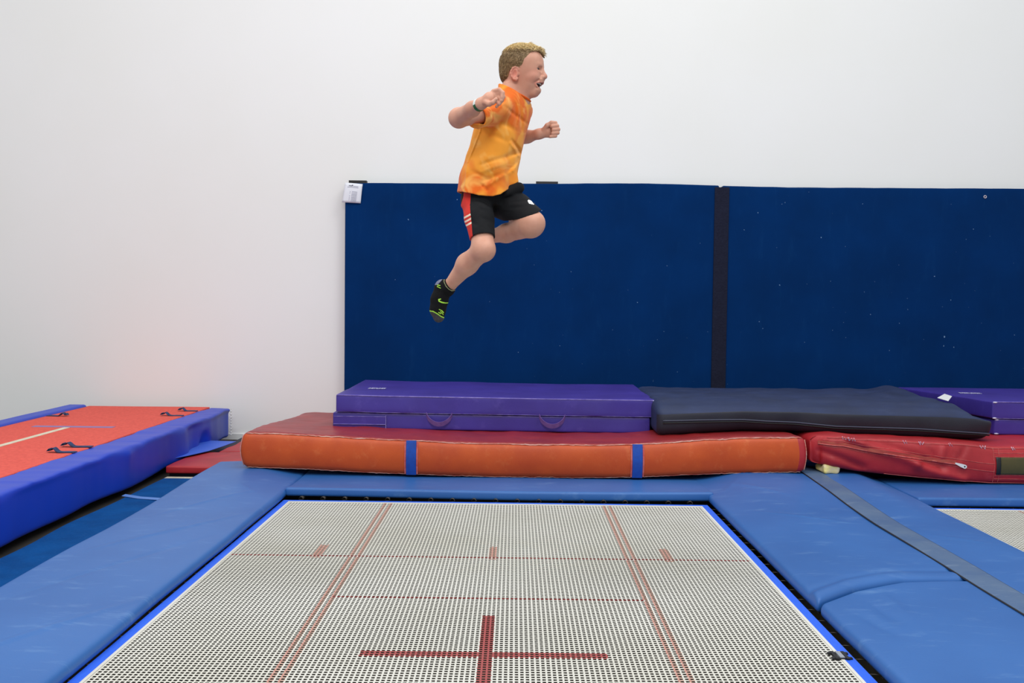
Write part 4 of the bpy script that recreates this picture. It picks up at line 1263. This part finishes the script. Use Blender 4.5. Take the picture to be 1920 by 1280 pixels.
def shirt_mat():
    m, nt, b = new_mat('tie_dye_cotton')
    nz = noise_node(nt, 6.5, 2, (1, 1, 1.15), rough=0.5); nz.inputs['Distortion'].default_value = 0.7
    n2 = noise_node(nt, 12.0, 2, (1, 1, 1), rough=0.5); n2.inputs['Distortion'].default_value = 1.2
    col = mixc(nt, ramp(nt, nz.outputs[0], 0.45, 0.57), lin((244, 158, 52)), lin((226, 104, 26)))
    col = mixc(nt, ramp(nt, n2.outputs[0], 0.52, 0.72), col, lin((248, 182, 92)))
    nt.links.new(col, b.inputs['Base Color']); b.inputs['Roughness'].default_value = 0.85; b.inputs['Specular IOR Level'].default_value = 0.2
    b.inputs['Sheen Weight'].default_value = 0.15
    f = noise_node(nt, 900, 2); bp = N(nt, 'ShaderNodeBump'); bp.inputs['Strength'].default_value = 0.25; bp.inputs['Distance'].default_value = 0.001
    nt.links.new(f.outputs[0], bp.inputs['Height']); nt.links.new(bp.outputs[0], b.inputs['Normal'])
    return m
M['shirt'] = shirt_mat()
M['collar'] = vinyl('orange_rib_knit', (238, 104, 20), (224, 88, 12), rough=0.9, mott=200, bump=0.5, fine=700)
M['shorts'] = vinyl('black_jersey', (24, 25, 28), (18, 19, 22), rough=0.85, mott=30, bump=0.3, fine=900, spec=0.25)
M['shortsred'] = vinyl('red_jersey', (214, 44, 30), (200, 36, 26), rough=0.8, mott=30, bump=0.3, fine=900)
M['cream'] = plain('cream_stripe_print', (240, 214, 190), 0.7)
M['logo'] = plain('white_logo_print', (238, 240, 244), 0.6)
M['sock'] = vinyl('black_sock_knit', (15, 15, 17), (20, 20, 22), rough=0.95, mott=90, bump=0.5, fine=1200, spec=0.2)
M['sockgrey'] = vinyl('grey_sock_knit', (72, 68, 70), (58, 56, 60), rough=0.95, mott=160, bump=0.5, fine=1200)
M['sockheel'] = vinyl('pale_grey_sock_heel', (120, 125, 150), (104, 108, 132), rough=0.95, mott=160, bump=0.5, fine=1200)
M['lime'] = plain('lime_knit', (170, 226, 70), 0.8)
M['sockline'] = plain('olive_cuff_line', (134, 136, 96), 0.8)
M['hairdark'] = vinyl('light_brown_hair', (146, 118, 78), (118, 92, 58), rough=0.55, mott=60, stretch=(1, 1, 4), bump=0.4, fine=400)
M['hairlight'] = vinyl('blond_hair', (255, 230, 172), (238, 210, 148), rough=0.5, mott=60, stretch=(1, 1, 4), bump=0.3, fine=400)
M['eyewhite'] = plain('eye_white', (232, 226, 222), 0.25)
M['iris'] = plain('iris', (58, 62, 66), 0.2)
M['lash'] = plain('lashes', (64, 42, 32), 0.8)
M['teeth'] = plain('teeth', (214, 200, 186), 0.35)
M['green'] = plain('green_band', (12, 92, 42), 0.5)
M['bandwhite'] = plain('white_band', (226, 236, 230), 0.5)

person = thing('person', tuple(P(824, 606, -0.03)), 'boy in orange tie-dye shirt and black shorts leaping above the trampoline, laughing, facing right', 'person')
V, Fa = build_body()
body = mk('body', V, Fa, [M['skin']], person)
# real colour differences of the skin: cheeks and ear rosy, lips pink, inside of the mouth dark red
L = (V - HC) @ HR * 1000.0
def blob(c, r): return np.exp(-(((L - np.array(c)) / np.array(r)) ** 2).sum(axis=1))
rosy = np.clip(0.55 * blob((42, -36, -28), (24, 18, 22)) + 0.55 * blob((42, 36, -28), (24, 18, 22)) + 0.5 * blob((84, 0, -26), (9, 10, 9)) + 0.8 * blob((-15, -62, -29), (17, 14, 26)) + 0.35 * blob((50, 0, -88), (16, 18, 12)), 0, 1)
def chain(pts):
    d = np.full(len(L), 1e9)
    for a, b in zip(pts[:-1], pts[1:]):
        a = np.array(a, float); b = np.array(b, float); ab = b - a
        t = np.clip(((L - a) @ ab) / (ab @ ab), 0, 1)
        d = np.minimum(d, np.linalg.norm(L - a - t[:, None] * ab, axis=1))
    return d
ul = [(50, -29, -54), (60, -23, -53), (70, -13, -49.5), (74, 0, -47.5), (70, 13, -49.5), (60, 23, -53), (50, 29, -54)]
ll = [(50, -29, -55), (56, -23, -65), (61, -13, -72), (63, 0, -74), (61, 13, -72), (56, 23, -65), (50, 29, -55)]
lips = np.clip(1.0 - (np.minimum(chain(ul), chain(ll)) - 2.9) / 1.0, 0, 1) * (L[:, 2] < -44)
q = np.sqrt(((L - np.array((66, 0, -60))) / np.array((26, 27, 13))) ** 2 @ np.ones(3))
mouth = ((q < 0.97) & (chain(ul) > 3.6) & (chain(ll) > 3.8) & (L[:, 0] < 68) & (L[:, 2] < -50) & (L[:, 2] > -73)).astype(float)
col = np.stack((rosy, lips * 0.45 * (1 - mouth), mouth, np.ones(len(V))), 1).astype(np.float32)
ca_ = body.data.color_attributes.new('tint', 'FLOAT_COLOR', 'POINT')
ca_.data.foreach_set('color', col.ravel())

# eyes, lashes, brows, teeth
def uv_sphere(c, r, nu=20, nv=12, R=np.eye(3), vmax=math.pi):
    V = []; F = []
    for j in range(nv + 1):
        a = vmax * j / nv
        for i in range(nu):
            b = 2 * math.pi * i / nu
            V.append(np.array(c) + R @ (np.array((math.cos(a), math.sin(a) * math.cos(b), math.sin(a) * math.sin(b))) * r))
    for j in range(nv):
        for i in range(nu):
            F.append((j * nu + i, (j + 1) * nu + i, (j + 1) * nu + (i + 1) % nu, j * nu + (i + 1) % nu))
    return V, F
for s in (-1, 1):
    ec = H(50.5, s * 25.5, -8.0)
    V, F = uv_sphere(ec, 0.0118)
    eye = mk('eye', V, F, M['eyewhite'], person)
    Rg = HR @ rot_m(-0.22 if s < 0 else 0.22)
    V, F = uv_sphere(ec, 0.0121, 16, 4, Rg, 0.50)
    mk('iris', V, F, M['iris'], eye)
    tube('eyelashes', [H(48.5, s * 39.5, -8.8), H(55.5, s * 35, -6.0), H(61.2, s * 26.5, -4.4), H(63.3, s * 19, -6.0), H(64, s * 15, -9)], [0.0006, 0.0013, 0.0014, 0.0011, 0.0005], M['lash'], person, n=5)
    tube('eyebrow', [H(49, s * 42, 2), H(59, s * 34, 8), H(68, s * 24, 10.5), H(72.5, s * 12, 8)], [0.0006, 0.0018, 0.0022, 0.001], M['hairlight'], person, n=6)
pts = [H(x, y, -54.5 + 0.05 * abs(y)) for x, y in ((46, -22), (56, -17), (63, -9), (65.5, 0), (63, 9), (56, 17), (46, 22))]
V, F = ribbon(pts, (0, 0, 1), 0.0055, 0.003)
mk('teeth', V, F, M['teeth'], person)

# ---------------------------------------------------------------- hair
def build_hair():
    a = P(930, 130)[0]; b = P(1030, 130)[0]
    G = Field([ax_seg((a, b, 0.0016)), ax_seg((BD - 0.09, BD + 0.09, 0.0018)), ax_seg((P(980, 172)[2], P(980, 68)[2], 0.0016))])
    G.add(hell((-8, 0, 20), (75.5, 67, 64)), 0)
    G.add(hell((-4, 0, 34), (67, 58, 50)), 0.012)
    G.add(hell((18, 0, 26), (55, 56, 52)), 0.01)
    G.add(hell((-40, 0, -18), (39, 52, 40)), 0.02)
    # hair line: keep only what lies behind and above it
    zt = np.array([-78, -56, -22, -15, -11, 2, 19, 42, 55, 61, 68, 76]); xt = np.array([-50, -42, -36, -34, 13, 17, 25, 37, 48, 60, 76, 110])
    def line(X, Y, Z):
        dx, dy, dz = X - HC[0], Y - HC[1], Z - HC[2]
        lx = (HR[0, 0] * dx + HR[1, 0] * dy) * 1000; ly = (HR[0, 1] * dx + HR[1, 1] * dy) * 1000; lz = dz * 1000 + 0 * dx
        xh = np.interp(lz, zt, xt) + 2.0 * np.sin(lz * 1.1) * 0.6 + np.maximum(0, 34 - np.abs(ly)) * 0.35 * (lz > 30)
        front = (lx - xh) / 1000.0
        low = (-56 + 0.10 * np.abs(ly) - lz) / 1000.0
        return -np.maximum(front, low)      # cut() removes where this is negative
    sl, X, Y, Z = G.sub((-9, -9, -9), (9, 9, 9))
    G.F = np.maximum(G.F, -line(X, Y, Z).astype(np.float32))
    # fringe
    for (p, q_, r1, r2) in (((26, -18, 74), (58, -20, 62), 9, 6), ((58, -20, 62), (70, -19, 52), 6, 3), ((26, 4, 76), (62, 4, 63), 9, 6), ((62, 4, 63), (75, 4, 46), 6, 2.6),
                            ((26, 24, 72), (58, 24, 60), 9, 6), ((58, 24, 60), (72, 22, 42), 6, 2.6), ((22, -36, 66), (44, -38, 56), 7, 3.5)):
        G.add(hcap(p, q_, r1, r2), 0.006)
    V, Fa = nets(G); V, Fa = keep_largest(V, Fa)
    return smooth_verts(V, Fa, 1, 0.4), Fa
HV, HF = build_hair()
# short strands combed over the cap, one mesh with it
rng = np.random.RandomState(11)
nrm = np.cross(HV[HF[:, 2]] - HV[HF[:, 0]], HV[HF[:, 3]] - HV[HF[:, 1]]); nrm /= np.linalg.norm(nrm, axis=1)[:, None] + 1e-12
cen = HV[HF].mean(axis=1); out = cen - HC
ok = (np.einsum('ij,ij->i', nrm, out) > 0)
sel = rng.choice(np.nonzero(ok)[0], 9000, replace=True)
Lh = (cen - HC) @ HR * 1000.0
SV = []; SF = []; SM = []
base = len(HV)
for q_ in sel:
    c = cen[q_]; n_ = nrm[q_]; l = Lh[q_]
    topness = float(sstep(46, 62, l[2] + 3 * rng.randn()))
    if topness > 0.3:
        d = HR @ np.array((1.0, 0.12 * rng.randn() - 0.25 * np.sign(l[1]) * 0, 0.12 * rng.randn() - 0.1 - 0.5 * sstep(40, 65, abs(l[1])))); ln = 0.013 + 0.007 * rng.rand(); lift = 0.0022 + 0.002 * rng.rand()
    else:
        d = HR @ np.array((-0.25, 0.05 * rng.randn(), -1.0)); ln = 0.007 + 0.004 * rng.rand(); lift = 0.0008 + 0.0008 * rng.rand()
    if l[2] < 50 and l[0] > np.interp(l[2], [-78, -15, -11, 2, 19, 42, 55], [-46, -40, 8, 12, 20, 31, 42]): continue
    d = d - n_ * (d @ n_); d /= np.linalg.norm(d) + 1e-9
    s_ = np.cross(n_, d); w = 0.00055 if topness > 0.3 else 0.0004
    p0 = c - n_ * 0.001; p1 = c + d * ln * 0.55 + n_ * lift; p2 = c + d * ln + n_ * lift * (0.6 if l[0] < 55 else 0.1)
    i0 = base + len(SV)
    for p_, ww in ((p0, w), (p1, w * 0.8)):
        SV += [p_ + s_ * ww, p_ - s_ * ww, p_ + n_ * ww]
    SV += [p2, p2 + s_ * 0.00008, p2 + n_ * 0.00008]
    for k in range(2):
        a = i0 + k * 3
        for e in range(3):
            SF.append((a + e, a + (e + 1) % 3, a + 3 + (e + 1) % 3, a + 3 + e)); SM.append(1 if rng.rand() < 0.05 + 0.82 * topness else 0)
capm = (sstep(50, 68, Lh[:, 2]) + 0.25 * rng.randn(len(Lh)) * 0.5 > 0.55).astype(int)
mk('hair', np.concatenate((HV, np.array(SV))), np.concatenate((HF, np.array(SF))), [M['hairdark'], M['hairlight']], person, midx=np.concatenate((capm, np.array(SM))), label='short light brown hair, blond on top')

# ---------------------------------------------------------------- shirt
def build_shirt():
    xa, xb = P(850, 300)[0], P(1005, 200)[0]
    G = Field([ax_seg((xa, xb, 0.0019)), ax_seg((BD - 0.27, BD + 0.20, 0.0021)), ax_seg((P(915, 378)[2], P(960, 152)[2], 0.0019))])
    sr2 = P(895, 218, -0.175); sl2 = P(967, 240, 0.14)
    def solid(F_, g):
        F_.add(loft(torso_rows(), YAW, g), 0)
        F_.add(capsule(P(955, 190, -0.03), P(934, 200, -0.09), 0.030 + g, 0.036 + g), 0.02)
        F_.add(capsule(P(972, 190, 0.03), P(975, 202, 0.085), 0.030 + g, 0.038 + g), 0.02)
        F_.add(capsule(P(932, 203, -0.095), sr2, 0.042 + g, 0.0355 + g), 0.025)
        F_.add(capsule(P(920, 216, -0.11), P(894, 221, -0.165), 0.033 + g, 0.031 + g), 0.02)
        F_.add(capsule(sh_l, sl2, 0.043 + g, 0.038 + g), 0.025)
        # cloth hanging behind the back, below the arm
        F_.add(capsule(P(912, 232, -0.035), P(893, 300, -0.02), 0.034 + g, 0.028 + g), 0.03)
        F_.add(capsule(P(893, 300, -0.02), P(881, 372, -0.02), 0.028 + g, 0.034 + g), 0.03)
        F_.add(capsule(P(893, 335, -0.04), P(896, 372, -0.055), 0.056 + g, 0.064 + g), 0.03)
        F_.add(capsule(P(925, 320, -0.05), P(930, 372, -0.065), 0.045 + g, 0.052 + g), 0.03)
        # front of the hem rising over the lifted thigh
        F_.add(capsule(P(950, 300, -0.02), P(962, 346, -0.03), 0.020 + g, 0.018 + g), 0.03)
    solid(G, 0.0)
    # folds: distance in the picture plane direction (x, z) on the near half of the cloth
    folds = [((961, 269), (981, 288), 0.006, 3.0), ((905, 316), (950, 300), 0.004, 4.0), ((950, 300), (979, 282), 0.005, 4.0), ((915, 222), (943, 206), 0.004, 3.5),
             ((908, 345), (950, 330), 0.004, 4.0), ((950, 330), (976, 300), 0.004, 3.5), ((925, 234), (965, 250), 0.003, 4.5), ((948, 215), (986, 232), 0.003, 3.5),
             ((975, 205), (978, 245), 0.0025, 3.0), ((966, 205), (968, 240), 0.0025, 3.0), ((912, 255), (950, 272), 0.003, 5), ((890, 328), (925, 345), 0.003, 4), ((906, 352), (916, 362), 0.005, 3),
             ((905, 330), (950, 312), -0.003, 4.0), ((912, 358), (962, 322), -0.004, 4.0), ((962, 322), (981, 292), -0.004, 3.5), ((958, 275), (972, 292), -0.004, 3.0),
             ((906, 226), (902, 255), -0.003, 1.6), ((902, 255), (880, 309), -0.003, 1.6), ((880, 309), (876, 362), -0.003, 1.6), ((918, 210), (945, 198), -0.003, 3.5)]
    sl, X, Y, Z = G.sub((-9, -9, -9), (9, 9, 9))
    px = 980 + (X - P(980, 260)[0]) / 0.00189; py = 260 - (Z - P(940, 260)[2]) / 0.00189
    D = np.zeros((X.shape[0], 1, Z.shape[2]), np.float32)
    for (x0, y0), (x1, y1), a, w in folds:
        dx, dy = x1 - x0, y1 - y0; L2 = dx * dx + dy * dy
        t = np.clip(((px - x0) * dx + (py - y0) * dy) / L2, 0, 1)
        d2 = (px - x0 - t * dx) ** 2 + (py - y0 - t * dy) ** 2
        D += 1.3 * a * np.exp(-d2 / (w * w)) * (0.35 + 0.65 * np.sin(np.pi * np.clip(t, 0.05, 0.95)))
    G.F += D * np.clip((BD + 0.03 - Y) / 0.03, 0, 1).astype(np.float32)
    cz = np.clip((P(915, 300)[2] - Z) / 0.12, 0, 1)
    ang = np.arctan2(Y - BD, X - P(918, 350)[0])
    G.F += (0.0035 * cz * np.sin(ang * 7 + 1.0)).astype(np.float32)
    # hollow
    Inn = Field(G.ax); solid(Inn, -0.0070)
    Inn.F += D * np.clip((BD + 0.03 - Y) / 0.03, 0, 1).astype(np.float32) + (0.0035 * cz * np.sin(ang * 7 + 1.0)).astype(np.float32)
    G.F = np.maximum(G.F, -Inn.F); del Inn
    # hem: a curved cut
    hx = np.array([850, 862, 875, 900, 925, 940, 955, 968, 976, 990]); hy = np.array([360, 362, 367, 373, 375, 371, 358, 346, 340, 336])
    hemz = np.array([P(a_, b_)[2] for a_, b_ in zip(hx, hy)]); hemx = np.array([P(a_, 350)[0] for a_ in hx])
    G.F = np.maximum(G.F, (np.interp(X, hemx, hemz).astype(np.float32) - Z))
    # sleeve ends
    for c_, n_, lo_, hi_ in ((P(896, 217, -0.17), P(896, 217, -0.17) - P(930, 204, -0.10), (-9, -9, P(900, 250)[2]), (P(918, 220)[0], BD - 0.10, 9)),
                             (P(967, 240, 0.14), P(967, 240, 0.14) - sh_l, (P(950, 200)[0], BD + 0.11, P(900, 290)[2]), (9, 9, 9))):
        sl2_, X2, Y2, Z2 = G.sub(lo_, hi_)
        G.F[sl2_] = np.maximum(G.F[sl2_], -half(c_, n_)(X2, Y2, Z2).astype(np.float32))
    # neck opening
    cb, cf = P(940, 161), P(996, 191)
    n_ = np.array((-(cf - cb)[2], 0, (cf - cb)[0]))
    hp = half(cb * 0.5 + cf * 0.5 - 0.001 * n_ / np.linalg.norm(n_), n_)(X, Y, Z)        # negative above the plane
    G.F = np.maximum(G.F, -hp.astype(np.float32))
    nk = capsule(P(962, 140), P(967, 205), 0.0405, 0.0415)[0](X, Y, Z)
    G.F = np.maximum(G.F, -nk.astype(np.float32))
    V, Fa = nets(G); V, Fa = keep_largest(V, Fa)
    return smooth_verts(V, Fa, 2, 0.4), Fa
V, Fa = build_shirt()
shirt = mk('shirt', V, Fa, [M['shirt']], person, label='orange tie-dye T-shirt')
# ribbed collar ring
ring = []
ccx = P(967, 176, 0.0); cb, cf = P(944, 163), P(993, 190)
ex = (cf - cb) / 2; cc = (cf + cb) / 2
for t in np.linspace(0, 2 * math.pi, 40, endpoint=False):
    ring.append(cc + ex * math.cos(t) + np.array((0, 1, 0)) * 0.044 * math.sin(t) + np.array((0, 0, -0.004 * math.sin(t) ** 2)))
tube('collar', ring, 0.0058, M['collar'], shirt, n=8, closed=True, flat=0.6)

# ---------------------------------------------------------------- shorts
def build_shorts():
    xa, xb = P(855, 400)[0], P(1020, 400)[0]
    G = Field([ax_seg((xa, xb, 0.0016)), ax_seg((BD - 0.24, BD + 0.17, 0.0022)), ax_seg((P(900, 456)[2], P(930, 330)[2], 0.0016))])
    hr = P(906, 446, -0.135); hl = P(984, 402, -0.06)
    rows = []
    for y, cx, a, b in ((336, 920, 0.078, 0.098), (352, 918, 0.080, 0.102), (372, 914, 0.084, 0.104), (388, 912, 0.076, 0.094)):
        p = P(cx, y); rows.append((p[2], p[0], BD, a, b))
    def solid(F_, g):
        F_.add(loft(rows, YAW, g), 0)
        F_.add(capsule(P(897, 384, -0.045), P(899, 408, -0.090), 0.056 + g, 0.051 + g), 0.02)
        F_.add(capsule(P(899, 408, -0.090), P(907, 462, -0.15), 0.050 + g, 0.0405 + g), 0.012)
        F_.add(capsule(P(938, 376, 0.035), P(968, 392, -0.03), 0.062 + g, 0.056 + g), 0.02)
        F_.add(capsule(P(968, 392, -0.03), P(996, 412, -0.09), 0.056 + g, 0.049 + g), 0.012)
        F_.add(capsule(P(948, 362, -0.06), P(973, 352, -0.05), 0.022 + g, 0.019 + g), 0.008)
    solid(G, 0)
    sl, X, Y, Z = G.sub((-9, -9, -9), (9, 9, 9))
    px = 940 + (X - P(940, 400)[0]) / 0.00185; py = 400 - (Z - P(930, 400)[2]) / 0.00185
    D = np.zeros((X.shape[0], 1, Z.shape[2]), np.float32)
    for (x0, y0), (x1, y1), a, w in (((900, 380), (925, 392), 0.005, 4), ((925, 372), (932, 415), 0.007, 4), ((895, 388), (915, 400), -0.003, 4), ((940, 375), (965, 372), 0.004, 3), ((958, 384), (990, 380), 0.003, 3),
                                     ((950, 395), (985, 392), 0.003, 3.5), ((884, 420), (900, 432), 0.003, 4), ((905, 415), (922, 424), 0.0025, 4), ((938, 400), (958, 402), 0.004, 3)):
        dx, dy = x1 - x0, y1 - y0; L2 = dx * dx + dy * dy
        t = np.clip(((px - x0) * dx + (py - y0) * dy) / L2, 0, 1)
        D += a * np.exp(-((px - x0 - t * dx) ** 2 + (py - y0 - t * dy) ** 2) / (w * w)) * (0.3 + 0.7 * np.sin(np.pi * np.clip(t, 0.05, 0.95)))
    near = np.clip((BD + 0.0 - Y) / 0.03, 0, 1).astype(np.float32)
    G.F += D * near
    Inn = Field(G.ax); solid(Inn, -0.004); Inn.F += D * near
    # hollow only near the two leg openings
    nr = hr - P(899, 405, -0.095); nl = P(996, 412, -0.09) - P(968, 392, -0.03)
    hole = np.maximum(Inn.F, 0.0 * Inn.F - 1)
    dep_r = half(hr - 0.03 * nr / np.linalg.norm(nr), nr)(X, Y, Z); dep_l = half(hl - 0.03 * nl / np.linalg.norm(nl), nl)(X, Y, Z)
    leftside = X > P(940, 400)[0]
    reg = np.where(leftside, dep_l, dep_r)
    G.F = np.maximum(G.F, -np.maximum(hole, reg).astype(np.float32)); del Inn
    # hems
    cr_ = np.where(leftside, 1.0, -half(hr, nr + np.array((0.0, 0, -0.02)))(X, Y, Z))
    G.F = np.where(leftside, G.F, np.maximum(G.F, cr_.astype(np.float32)))
    # far hem through (959,411) and (1009,392)
    e1, e2 = P(959, 411, -0.06), P(1009, 391, -0.05)
    nh = np.cross(e2 - e1, np.array((0.25, 1.0, 0.35))); nh = nh if nh[2] < 0 else -nh
    cl_ = -half((e1 + e2) / 2, nh)(X, Y, Z)
    G.F = np.where(leftside, np.maximum(G.F, cl_.astype(np.float32)), G.F)
    V, Fa = nets(G); V, Fa = keep_largest(V, Fa)
    return smooth_verts(V, Fa, 2, 0.4), Fa
V, Fa = build_shorts()
cen = V[Fa].mean(axis=1); nrm = np.cross(V[Fa[:, 2]] - V[Fa[:, 0]], V[Fa[:, 3]] - V[Fa[:, 1]])
px, py = to_px(cen); nearside = nrm[:, 1] < 0.3 * np.linalg.norm(nrm, axis=1)
mi = np.zeros(len(Fa), int)
edge = np.interp(py, [355, 372, 385, 400, 412, 430, 447], [882.5, 882.5, 881, 882, 883.5, 885, 886.5])
ledge = np.interp(py, [355, 368, 376, 400, 430, 447], [869.0, 869, 866.5, 860, 860, 860])
red = nearside & (px < edge) & (px > ledge) & (cen[:, 1] < BD + 0.02)
mi[red] = 1
for y0 in (404.0, 412.5, 420.5):
    m = red & (np.abs(py - (y0 - (px - 878) * 0.55)) < 1.9); mi[m] = 2
lg, ar = seg_dist(px, py, [(991.5, 376.5), (994.5, 379), (1001, 383)])
mi[(nrm[:, 1] < 0) & (lg < np.interp(ar, [0, 0.3, 1], [2.2, 3.4, 0.6]))] = 3
mk('shorts', V, Fa, [M['shorts'], M['shortsred'], M['cream'], M['logo']], person, midx=mi, label='black shorts with red side panel and cream stripes')

# ---------------------------------------------------------------- socks
def build_sock(near=True):
    if near:
        lo = P(800, 612); hi = P(860, 505)
        G = Field([ax_seg((lo[0], hi[0], 0.0011)), ax_seg((BD - 0.09, BD + 0.05, 0.0014)), ax_seg((lo[2], hi[2], 0.0011))])
        A = lambda px_, py_, r: (P(px_, py_, -0.03), r)
        segs = [(P(848, 529, -0.035), P(838, 541, -0.027), 0.0250, 0.0265), (P(838, 541, -0.027), P(829, 536, -0.02), 0.0265, 0.0235), (P(829, 543, -0.02), P(824, 562, -0.025), 0.0285, 0.0300),
                (P(824, 562, -0.025), P(821, 580, -0.03), 0.0300, 0.0275), (P(821, 580, -0.03), P(822.5, 594, -0.03), 0.0270, 0.0195)]
        for a, b, r1, r2 in segs: G.add(capsule(a, b, r1, r2), 0.010)
        sl, X, Y, Z = G.sub((-9, -9, -9), (9, 9, 9))
        # ankle opening
        c0 = P(843.5, 532.5, -0.03); n_ = P(870, 511, -0.055) - P(838, 535, -0.027)
        G.F = np.maximum(G.F, -half(c0, n_)(X, Y, Z).astype(np.float32))
    else:
        lo = P(870, 500, 0.1); hi = P(940, 420, 0.1)
        G = Field([ax_seg((lo[0], hi[0], 0.002)), ax_seg((BD + 0.05, BD + 0.29, 0.002)), ax_seg((lo[2], hi[2], 0.002))])
        G.add(capsule(P(910, 446, 0.085), P(900, 452, 0.13), 0.0245, 0.025), 0.01); G.add(capsule(P(900, 452, 0.13), P(903, 468, 0.23), 0.026, 0.021), 0.01)
    V, Fa = nets(G); V, Fa = keep_largest(V, Fa)
    return smooth_verts(V, Fa, 2, 0.4), Fa
V, Fa = build_sock()
cen = V[Fa].mean(axis=1); nrm = np.cross(V[Fa[:, 2]] - V[Fa[:, 0]], V[Fa[:, 3]] - V[Fa[:, 1]])
px, py = to_px(cen); ns = nrm[:, 1] < 0
mi = np.zeros(len(Fa), int)
toe = np.interp(px, [800, 807, 812, 820, 827, 834, 850], [582, 583, 583.5, 588, 593, 596, 597])
mi[py > toe] = 1
mi[np.abs(py - toe) < 1.1] = 3
heel = (px < 831 - (py - 522) * 0.9) & (py < 534); mi[heel] = 2
def draw(pts, w0, w1, idx, wm=None):
    d, a = seg_dist(px, py, pts)
    w = np.interp(a, [0, 0.5, 1], [w0, wm if wm is not None else (w0 + w1) / 2, w1])
    mi[ns & (d < w)] = idx
draw([(820, 534), (825, 535)], 0.7, 0.7, 3); draw([(820, 537), (826, 540)], 0.8, 0.5, 3)
# curved tick mark, zigzag mark and the thin cuff line
draw([(826, 560.5), (822.5, 561.5), (823.5, 564.5), (828, 566.5), (834, 567.8), (841, 567.6)], 1.0, 0.7, 3, 1.3)
draw([(823.5, 580), (828, 582), (831, 586)], 0.7, 0.7, 3); draw([(822.5, 585.5), (827, 588)], 0.8, 0.8, 3); draw([(826, 584), (830, 588), (831, 590)], 0.8, 0.7, 3); draw([(829, 582), (832, 586)], 0.6, 0.6, 3)
dcu, _ = seg_dist(px, py, [(833.0, 521), (832.5, 528), (836, 536), (841.5, 542), (847, 545), (853, 544)])
mi[ns & (dcu < 0.7)] = 4
mk('sock', V, Fa, [M['sock'], M['sockgrey'], M['sockheel'], M['lime'], M['sockline']], person, midx=mi, label='black ankle sock with grey toe and lime green marks')
V, Fa = build_sock(False)
mk('sock', V, Fa, [M['sock']], person)

# ---------------------------------------------------------------- wristband
fa = (wr_r - el_r) / np.linalg.norm(wr_r - el_r)
c0 = wr_r - fa * 0.006
u_ = np.cross(fa, (0, 0, 1)); u_ /= np.linalg.norm(u_); w_ = np.cross(u_, fa)
V = []; F = []; mi = []
n = 48
for k in range(n):
    t = 2 * math.pi * k / n
    d = u_ * math.cos(t) + w_ * math.sin(t)
    for s, r in ((-0.007, 0.0208), (0.007, 0.0200), (0.007, 0.0188), (-0.007, 0.0196)):
        V.append(c0 + fa * s + d * r)
for k in range(n):
    t = 2 * math.pi * (k + 0.5) / n
    for e in range(4):
        F.append((k * 4 + e, ((k + 1) % n) * 4 + e, ((k + 1) % n) * 4 + (e + 1) % 4, k * 4 + (e + 1) % 4)); mi.append(1 if math.sin(t) < -0.1 else 0)
mk('wristband', V, F, [M['bandwhite'], M['green']], person, midx=mi, smooth=False, label='white and green wristband')
